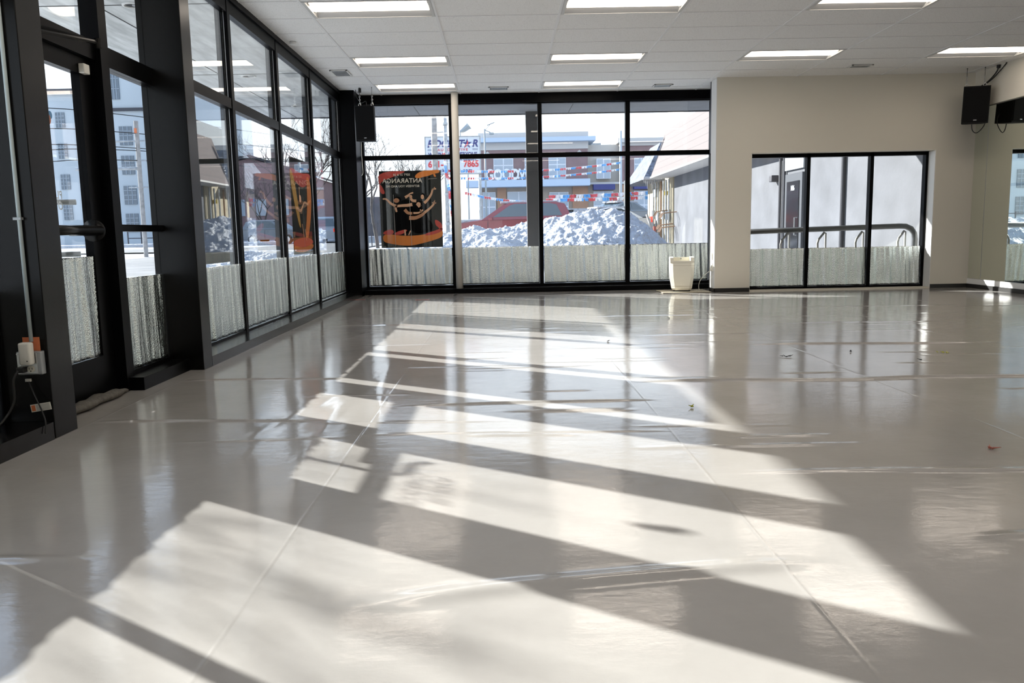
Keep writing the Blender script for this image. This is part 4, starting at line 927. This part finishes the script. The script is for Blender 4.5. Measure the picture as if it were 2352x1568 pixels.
b = MB(); b.box(6.74, 6.81, 18.5, 19.7, 2.25, 2.6); b.build('transom_light', 'chromegrey', nb)
b = MB(); b.box(6.62, 6.8, 20.3, 20.5, 2.04, 2.2, .02); b.build('wall_lamp', 'fascia', nb)
for i in range(7):
    y = 32.75 + i * .55; b = MB(); b.tube([(6.62, y, .4), (6.62, y, 2.9)], .035, 6); b.build('meter_pipe', 'rust' if i == 3 else 'galv', nb)
for i, (y, z) in enumerate(((33.0, 1.3), (33.9, 1.35), (35.0, 1.3), (36.2, 1.4), (33.4, 2.3), (35.5, 2.3))): b = MB(); b.box(6.58, 6.74, y, y + (.3 if i != 4 else .12), z, z + (.36 if i != 4 else .16), .02); b.build('meter_box', 'galv' if i != 4 else 'yellow', nb)
for y, z in ((31.9, 1.5), (32.2, .95), (33.1, 1.6), (32.6, 1.05)):
    b = MB()
    for k_ in range(3): b.tube([(6.76, y + k_ * .15, z + .1), (6.25, y + k_ * .2, z + .05), (6.15, y + k_ * .2, z - .12)], .02, 5)
    b.build('rusty_bracket', 'rust', nb)
b = MB(); b.tube([(6.35, 33.2, 0), (6.0, 34.2, 1.55)], .05, 8); tag(b.build('leaning_pole', 'wood'), 'pale pole leaning against the meters of the pink-roofed building', 'pole')
b = MB(); b.tube([(5.55, 30.0, 0), (5.55, 30.0, 1.05)], .055, 12); tag(b.build('bollard', 'brownplate'), 'rust-red bollard by the snow at the pink-roofed building', 'bollard')
b = MB(); b.tube([(5.75, 38.5, 0), (5.75, 38.5, 3.2)], .05, 8); b.build('corner_post', 'whiteclad', nb)

# ---- two-storey store across the lot
st = empty('store_building', (0, 0, 0), 0, 'two-storey red-brown store building with pale cornice across the lot', 'building')
Y0 = 70
def wallx(name, x0, x1, z0, z1, m, y=Y0, d=18): b = MB(); b.box(x0, x1, y, y + d, z0, z1); return b.build(name, m, st)
wallx('upper_wall', -1.8, 7.3, 4.9, 8.1, 'redbrick'); wallx('upper_wall', 7.3, 10.06, 4.9, 8.1, 'beigeclad', Y0 + .6, 17); wallx('upper_wall', 10.06, 24, 4.9, 8.1, 'redbrick', Y0 - .1)
wallx('frieze', -1.85, 7.35, 7.75, 8.35, 'palestone', Y0 - .1); wallx('cornice', -2.2, 7.9, 8.35, 8.7, 'paleblue', Y0 - .7); wallx('parapet', -1.85, 7.35, 8.7, 9.15, 'palestone', Y0 - .1)
wallx('frieze', 10.0, 24, 7.9, 8.15, 'palestone', Y0 - .25); wallx('cornice', 9.8, 24, 8.15, 8.5, 'palestone', Y0 - .6)
wallx('lower_wall', -1.8, 24, .2, 4.9, 'tanbrick', Y0 + .05); wallx('awning_band', -2.9, 7.35, 4.65, 5.2, 'paleblue', Y0 - 1.4, 1.5); wallx('ledge', 7.3, 24, 4.78, 4.95, 'palestone', Y0 - .2, .4)
for x0, x1 in ((-.35, .4), (2.55, 3.2), (6.0, 7.3), (10.06, 10.9), (13.5, 14.5)): wallx('pilaster', x0, x1, .2, 4.7, 'orangebrick', Y0 - .15, .3)
for x0, x1, z0, z1 in ((-.62, 1.05, 5.3, 7.05), (2.0, 3.3, 5.3, 7.05), (4.0, 5.46, 5.3, 7.05), (8.04, 9.21, 5.24, 6.9), (11.2, 12.4, 5.3, 6.9), (4.05, 5.65, 1.2, 4.2), (7.77, 9.42, 1.2, 4.2), (.5, 2.4, 1.2, 4.3), (11.2, 12.9, 1.2, 4.2), (-1.6, -.5, 1.2, 4.3)):
    b = MB(); b.box(x0, x1, Y0 - .12, Y0 + .7, z0, z1); f = b.build('window', 'whiteletter', st)
    cols = 2; zs_ = [z0, z0 + (z1 - z0) * .68, z1] if z1 - z0 < 2.5 else [z0, z0 + (z1 - z0) * .6, z1]
    for i in range(cols):
        for z_a, z_b in zip(zs_, zs_[1:]):
            xa = x0 + (x1 - x0) * i / cols + .05; xb = x0 + (x1 - x0) * (i + 1) / cols - .05; b = MB(); b.box(xa, xb, Y0 - .15, Y0 - .1, z_a + .05, z_b - .05); b.build('pane', 'skyglass', f)
for x0, x1 in ((7.7, 9.5), (11.1, 13.1)): wallx('door_awning', x0, x1, 4.3, 4.75, 'navy', Y0 - .8, .9)
for x in (6.6, -1.1): b = MB(); b.prism([(x - .32, 7.35), (x, 7.03), (x + .32, 7.35), (x, 7.67)], 'y', Y0 - .06, Y0); b.build('diamond', 'palestone', st)
b = MB(); b.box(7.6, 8.9, 74, 77, 8.1, 8.6); b.build('rooftop_unit', 'galv', st)
text('sign_lettering', 'GOODWILL', 'whiteletter', (-1.28, Y0 - 1.1, 5.62), (math.pi / 2, 0, 0), 1.2, st, .08, 'LEFT', .74, bold=.035)

# ---- the dealer's sign
sg = empty('dealer_sign', (-2.63, 46, 0), 0, 'large white roadside sign with navy and red lettering on two steel poles', 'sign')
b = MB(); b.box(-1.5, 1.5, 0, .3, 4.2, 6.18, .02); b.build('sign_cabinet', 'signface', sg)
b = MB(); b.box(-1.54, -1.49, -.02, .32, 4.16, 6.22); b.box(1.49, 1.54, -.02, .32, 4.16, 6.22); b.box(-1.5, 1.5, -.02, .32, 6.17, 6.22); b.box(-1.5, 1.5, -.02, .32, 4.16, 4.21); b.build('sign_frame', 'galv', sg)
rx = (math.pi / 2, 0, 0)
text('lettering', 'ROCKST', 'navy', (-1.40, -.01, 5.80), rx, .53, sg, .01, 'LEFT', .98, .25, bold=.03)
text('lettering', 'R', 'navy', (1.06, -.01, 5.80), rx, .53, sg, .01, 'LEFT', .98, .25, bold=.03)
b = MB(); pts = []
for i in range(10): a = math.pi / 2 + i * math.pi / 5; r_ = .28 if i % 2 == 0 else .11; pts.append((.80 + r_ * math.cos(a), 5.80 + r_ * math.sin(a)))
b.prism(pts, 'y', -.012, 0); b.build('star', 'navy', sg)
b = MB(); b.prism([(.82, 5.98), (.86, 5.88), (.84, 5.76), (.72, 5.64), (.62, 5.60), (.74, 5.72), (.79, 5.84)], 'y', -.02, -.011); b.build('star_swoosh', 'redletter', sg)
text('lettering', 'AUTOMOTIVE', 'redletter', (0, -.01, 5.48), rx, .19, sg, .01, 'CENTER', 1.1, 0, 1.35)
b = MB()
for x0, x1 in ((-1.38, -1.08), (1.08, 1.38)):
    for z in (5.46, 5.51): b.box(x0, x1, -.012, 0, z, z + .015)
b.build('rule', 'navy', sg)
text('lettering', 'WE FINANCE EVERYONE', 'navy', (0, -.01, 5.22), rx, .30, sg, .01, 'CENTER', .80, bold=.03)
text('lettering', 'OR CREDIT', 'navy', (.75, -.01, 4.98), rx, .22, sg, .01, bold=.02)
text('lettering', '651-', 'redletter', (-1.38, -.01, 4.70), rx, .47, sg, .01, 'LEFT', bold=.03); text('lettering', '7865', 'redletter', (1.42, -.01, 4.70), rx, .47, sg, .01, 'RIGHT', .9, bold=.03)
text('lettering', 'rockstarmn.com', 'navy', (0, -.01, 4.37), rx, .25, sg, .01, 'CENTER', 1.05, 0, 1.2, bold=.02)
for x in (-.9, 1.45): b = MB(); b.tube([(x, .4, .2), (x, .4, 6.0)], .09, 10); b.build('sign_pole', 'galv', sg)

# ---- poles and lamps
def pole(name, x, y, h, r, m, label, cat='pole'):
    b = MB(); b.tube([(0, 0, -.2), (0, 0, h)], r, 12, r * .8); t = empty(name, (x, y, gz(x, y)), 0, label, cat); b.build('shaft', m, t, True); return t
t = pole('utility_pole', -3.15, 40, 9.5, .16, 'wood', 'thicker grey utility pole in front of the dealer sign')
b = MB(); b.box(-.05, .05, -.3, -.1, 3.2, 3.9); b.build('pole_box', 'galv', t); b = MB(); b.tube([(0, 0, 5.5), (.55, 0, 5.52)], .03, 6); b.build('cross_arm', 'galv', t); b = MB(); b.tube([(0, 0, 3.6), (-.95, 0, 3.45)], .03, 6); b.build('signal_arm', 'galv', t)
t = pole('utility_pole', -2.62, 40, 9.5, .10, 'galv', 'slimmer steel pole beside the thicker utility pole')
b = MB()
for z in (1.2, 2.6, 3.4, 5.9): b.disc((0, 0, z), 'z', .13, .12, 12)
b.build('band', 'galv', t)
t = empty('flood_lamp', (-2.2, 46.2, 6.0), 0, 'grey flood lamp tilted up above the dealer sign', 'lamp')
b = MB(); b.tube([(0, 0, 0), (0, 0, .55)], .035, 8); b.build('stem', 'galv', t)
b = MB(); b.tube([(.02, 0, .44), (.16, 0, .53), (.42, 0, .72), (.50, 0, .78)], .09, 6, .21); b.build('lamp_head', 'lampgrey', t)
t = pole('street_light', -.93, 50, 6.75, .06, 'lampgrey', 'thin street light standing in front of the store building', 'street light')
b = MB(); b.tube([(0, 0, 6.7), (.35, 0, 6.55)], .03, 6); b.box(.25, .55, -.1, .1, 6.42, 6.54, .03); b.build('lamp_head', 'lampgrey', t)
b = MB(); b.loft([[(.15, -.12, 6.95), (.15, .12, 6.95), (.15, .12, 6.97), (.15, -.12, 6.97)], [(.6, -.12, 7.12), (.6, .12, 7.12), (.6, .12, 7.14), (.6, -.12, 7.14)]]); b.tube([(.05, 0, 6.7), (.35, 0, 7.03)], .015, 5); b.build('solar_panel', 'lampgrey', t)
pole('lot_pole', -1.98, 50, 4.2, .05, 'lampgrey', 'short lot pole below the dealer sign', 'pole')
pole('lot_pole', 7.2, 50, 6.5, .09, 'whiteclad', 'pale lot pole in front of the beige section of the store', 'pole')

# ---- bunting
def pennant_mesh(sz):
    b = MB(); b.prism([(-sz * .45, 0), (sz * .45, 0), (sz * .30, -sz), (-sz * .30, -sz)], 'y', -.004, .004); return b
def bunting(x0, z0, x1, z1, y, sag, n_, sz, label, y1=None):
    t = empty('bunting_string', (0, 0, 0), 0, label, 'bunting', 'red, white and blue bunting over the car lot')
    y1 = y if y1 is None else y1
    def P_(u): return (x0 + (x1 - x0) * u, y + (y1 - y) * u, z0 + (z1 - z0) * u - sag * 4 * u * (1 - u))
    b = MB(); b.tube([P_(i / 30) for i in range(31)], .008, 4); b.build('cord', 'flagwhite', t)
    protos = {}
    for i in range(n_):
        m_ = ('flagred', 'flagwhite', 'flagblue')[(i // 3) % 3]
        p_ = P_((i + .5) / n_)
        if m_ not in protos:
            o = pennant_mesh(sz).build('pennant', m_, t); protos[m_] = o
        else: o = protos[m_].copy(); C.objects.link(o); o.parent = t
        o.location = p_; o.rotation_euler = (random.uniform(-.5, .5), random.uniform(-.25, .25), random.uniform(-.8, .8))
bunting(-2.62, 3.97, 7.2, 5.0, 40, .22, 90, .12, 'upper bunting string crossing in front of the store windows', 50)
bunting(-2.62, 3.62, 7.2, 4.60, 40, .20, 90, .11, 'second bunting string just below the upper one', 50)
bunting(2.4, 2.75, 9.4, 2.95, 42, .05, 60, .17, 'lower bunting string of flat flags level with the store ground floor')
bunting(2.2, 2.55, 9.2, 2.65, 41, .05, 60, .16, 'lowest bunting string of flat flags above the parked cars')
bunting(-1.75, 2.9, 2.3, 2.4, 40, .15, 40, .12, 'short bunting string above the dark red car')
bunting(-2.6, 4.6, -2.2, 1.3, 38, -.05, 34, .16, 'bunting string hanging straight down beside the cream post view')

# ---- bare trees
def tree(x, y, h, seed, label, spread=1, depth=6, r0=.11, lean=(0, 0), z=None):
    rn = random.Random(seed); b = MB()
    t = empty('bare_tree', (x, y, gz(x, y) if z is None else z), 0, label, 'tree', 'bare winter trees')
    tb = MB()
    def branch(bb, p, d, L_, r, k_):
        pts = [p]; q_ = p.copy(); dd = d.copy(); ns = 3
        for i in range(ns):
            dd = (dd + Vector((rn.uniform(-.16, .16), rn.uniform(-.16, .16), rn.uniform(-.05, .12)))).normalized(); q_ = q_ + dd * (L_ / ns); pts.append(q_.copy())
        bb.tube(pts, r, 5 if k_ > 3 else 4 if k_ > 1 else 3, r * .62, cap=False)
        if k_ == 0: return
        for i in range(rn.choice((2, 3, 3)) if k_ > 1 else 4):
            a = rn.uniform(0, 6.28); s_ = rn.uniform(.35, .75) * spread
            side_ = Vector((math.cos(a), math.sin(a), 0)); nd = (dd + side_ * s_ + Vector((0, 0, .12))).normalized()
            branch(b, pts[rn.choice((2, 3, 3))], nd, L_ * rn.uniform(.62, .82), r * .6, k_ - 1)
    branch(tb, Vector((0, 0, -.1)), Vector((lean[0], lean[1], 1)).normalized(), h * .30, r0, depth)
    tb.build('trunk', 'bark', t); b.build('branches', 'bark', t)
tree(-6.5, 43, 7.2, 1, 'bare tree behind the poster end of the rear window', 1.1)
tree(-5.5, 50, 6.6, 2, 'slender bare tree farther back near the dealer sign', .9)
tree(-7.7, 47, 7.0, 3, 'bare tree at the dark corner end of the rear window', 1.2)
tree(-4.6, 56, 6.0, 8, 'small distant bare tree left of the dealer sign'.replace('left of', 'on the street side of'), .9, 5)
tree(-9.4, 42, 8.8, 4, 'tall bare tree seen in the last street window', 1.1)
tree(-10.9, 46, 8.6, 5, 'bare tree with drooping twigs seen in the third street window', 1.2)
tree(-21, 64, 7.0, 6, 'bare tree before the brick building across the road', 1.2)
tree(-19.5, 68, 6.5, 9, 'second bare tree before the brick building across the road', 1.2)
tree(-8.9, 7.8, 6.2, 12, 'street tree outside that throws branch shadows on the near floor', .8, 5, .07, z=-.05)

# ---- across the road
ap = empty('apartment_building', (0, 0, 0), 0, 'pale multi-storey building seen through the street door', 'building')
b = MB(); b.box(-45, -35.3, 75, 95, .3, 14.0); b.build('wing_wall', 'whiteclad', ap)
b = MB(); b.box(-35.3, -28, 73.5, 95, .3, 22); b.build('tower_wall', 'whiteclad', ap)
b = MB(); b.box(-45.2, -35.2, 74.7, 75, 13.8, 14.2); b.box(-35.0, -28, 73.3, 73.5, 12.0, 12.25); b.build('ledge', 'fascia', ap)
def bwin(x0, x1, z0, z1, y, m='darkglass'):
    b = MB(); b.box(x0, x1, y - .08, y + .1, z0, z1); f = b.build('window', m, ap)
    b = MB()
    for i in range(1, 3): xx = x0 + (x1 - x0) * i / 3; b.box(xx - .02, xx + .02, y - .12, y - .08, z0, z1)
    for i in range(1, 4): zz = z0 + (z1 - z0) * i / 4; b.box(x0, x1, y - .12, y - .08, zz - .02, zz + .02)
    b.build('glazing_bars', 'skyglass', f)
bwin(-33.6, -32.9, 13.0, 16.5, 73.5)
for z in (9.1, 6.6, 4.0, 1.6): bwin(-33.2, -32.1, z, z + 1.6, 73.5); bwin(-30.9, -29.6, z, z + 1.6, 73.5)
for z in (10.9, 8.2, 5.5, 2.8): bwin(-39.4, -38.6, z, z + 1.3, 75); bwin(-37.2, -36.4, z, z + 1.3, 75); bwin(-42, -41.1, z, z + 1.3, 75)
bk = empty('brick_building', (0, 0, 0), 0, 'low brown brick building with a shallow gable across the road', 'building')
b = MB(); b.prism([(-27.5, .3), (-18.5, .3), (-18.5, 6.6), (-24.5, 8.6), (-27.5, 8.0)], 'y', 82, 98); b.build('brick_wall', 'redbrick', bk)
b = MB(); b.prism([(-27.7, 8.05), (-24.5, 8.65), (-18.2, 6.65), (-18.2, 6.85), (-24.5, 8.9), (-27.7, 8.3)], 'y', 81.6, 98); b.build('roof', 'fascia', bk)
for x in (-26.3, -24.2, -22.0, -20.2): b = MB(); b.box(x, x + 1.0, 81.9, 82.1, 3.0, 4.6); b.build('window', 'skyglass', bk)
b = MB(); b.box(-17.6, -13, 99, 112, .5, 5.4); tag(b.build('warehouse', 'stucco'), 'flat grey building far down the street', 'building')
b = MB(); b.box(-13.0, -9.0, 100, 110, .5, 4.2); tag(b.build('warehouse', 'paleblue'), 'pale blue low building at the end of the street', 'building')
fe = empty('street_fence', (0, 0, 0), 0, 'black rail fence with snow behind, across the road', 'fence')
b = MB()
for z in (.55, 1.15): b.tube([(-28, 62, .47 + z), (-15.8, 62, .45 + z)], .04, 6)
b.build('rails', 'fascia', fe)
for i in range(13): b = MB(); x = -28 + i * 1.0; b.tube([(x, 62, .4), (x, 62, 1.75)], .05, 6); b.build('fence_post', 'fascia', fe)
b = MB(); b.box(-30, -15, 55.2, 58.2, .2, .62, .15); tag(b.build('snow_bank', 'snow'), 'long snow bank along the far kerb', 'snow bank', kind='thing')
up = empty('utility_pole', (-15.1, 35, .1), 0, 'dark utility pole with cross arms seen in the side light by the door', 'pole')
b = MB(); b.tube([(0, 0, 0), (0, 0, 5.7)], .09, 10); b.build('shaft', 'wood', up)
for z, w_ in ((4.9, .9), (4.1, .6), (3.0, .5)): b = MB(); b.tube([(-w_, 0, z), (.3, 0, z)], .035, 6); b.build('cross_arm', 'galv', up)
b = MB(); b.tube([(-.0, 0, 3.78), (-2.4, -.5, 3.75)], .07, 8); b.build('signal_arm', 'galv', up)
b = MB(); b.box(-.05, .05, -.12, -.09, 5.2, 5.4); b.build('reflector', 'orange', up)
up2 = empty('utility_pole', (-17.6, 38, .1), 0, 'slimmer utility pole behind the side light pole', 'pole')
b = MB(); b.tube([(0, 0, 0), (0, 0, 6.6)], .09, 8); b.build('shaft', 'wood', up2); b = MB(); b.tube([(0, 0, 5.2), (.9, 0, 5.25)], .04, 6); b.build('lamp_arm', 'galv', up2)
for i, (z0, z1) in enumerate(((6.6, 6.0), (5.6, 5.3), (5.0, 4.7), (4.4, 4.6), (3.8, 4.2))):
    cable('overhead_wire', [(-24, 30, z0), (-19.5, 32.5, (z0 + z1) / 2 - .15), (-15.1, 35, z1), (-9, 60, z1 + 1.0)], .018, 'cable', ['topmost overhead wire seen through the door glass', 'second overhead wire from the top across the door glass', 'middle overhead wire across the door glass', 'fourth overhead wire down across the door glass', 'lowest overhead wire across the door glass'][i], 'wire', 6, 'overhead wires')
t = empty('warning_sign', (-6.3, 44.5, .3), 0, 'yellow diamond road sign beside the dancer poster', 'sign')
b = MB(); b.tube([(0, 0, -.2), (0, 0, 1.9)], .03, 6); b.build('sign_post', 'galv', t); b = MB(); b.prism([(-.22, 1.55), (0, 1.33), (.22, 1.55), (0, 1.77)], 'y', -.05, -.03); b.build('sign_plate', 'yellow', t)
for i in range(4):
    b = MB(); x = -7.6 + i * .33; b.tube([(x, 46, .2), (x, 46, 1.55)], .03, 6); b.disc((x, 46, 1.57), 'z', .05, .05, 8); tag(b.build('rail_post', 'fascia'), 'thin black post in the short row beside the yellow road sign', 'post', 'black posts by the yellow road sign')


# lettering becomes plain mesh
bpy.context.view_layer.update()
dg = bpy.context.evaluated_depsgraph_get()
for o in [o for o in sc.objects if o.type == 'FONT']:
    me = bpy.data.meshes.new_from_object(o.evaluated_get(dg)); n_ = o.name
    o2 = bpy.data.objects.new('tmp', me); C.objects.link(o2); o2.parent = o.parent
    o2.location = o.location; o2.rotation_euler = o.rotation_euler; o2.scale = o.scale
    bpy.data.objects.remove(o); o2.name = n_
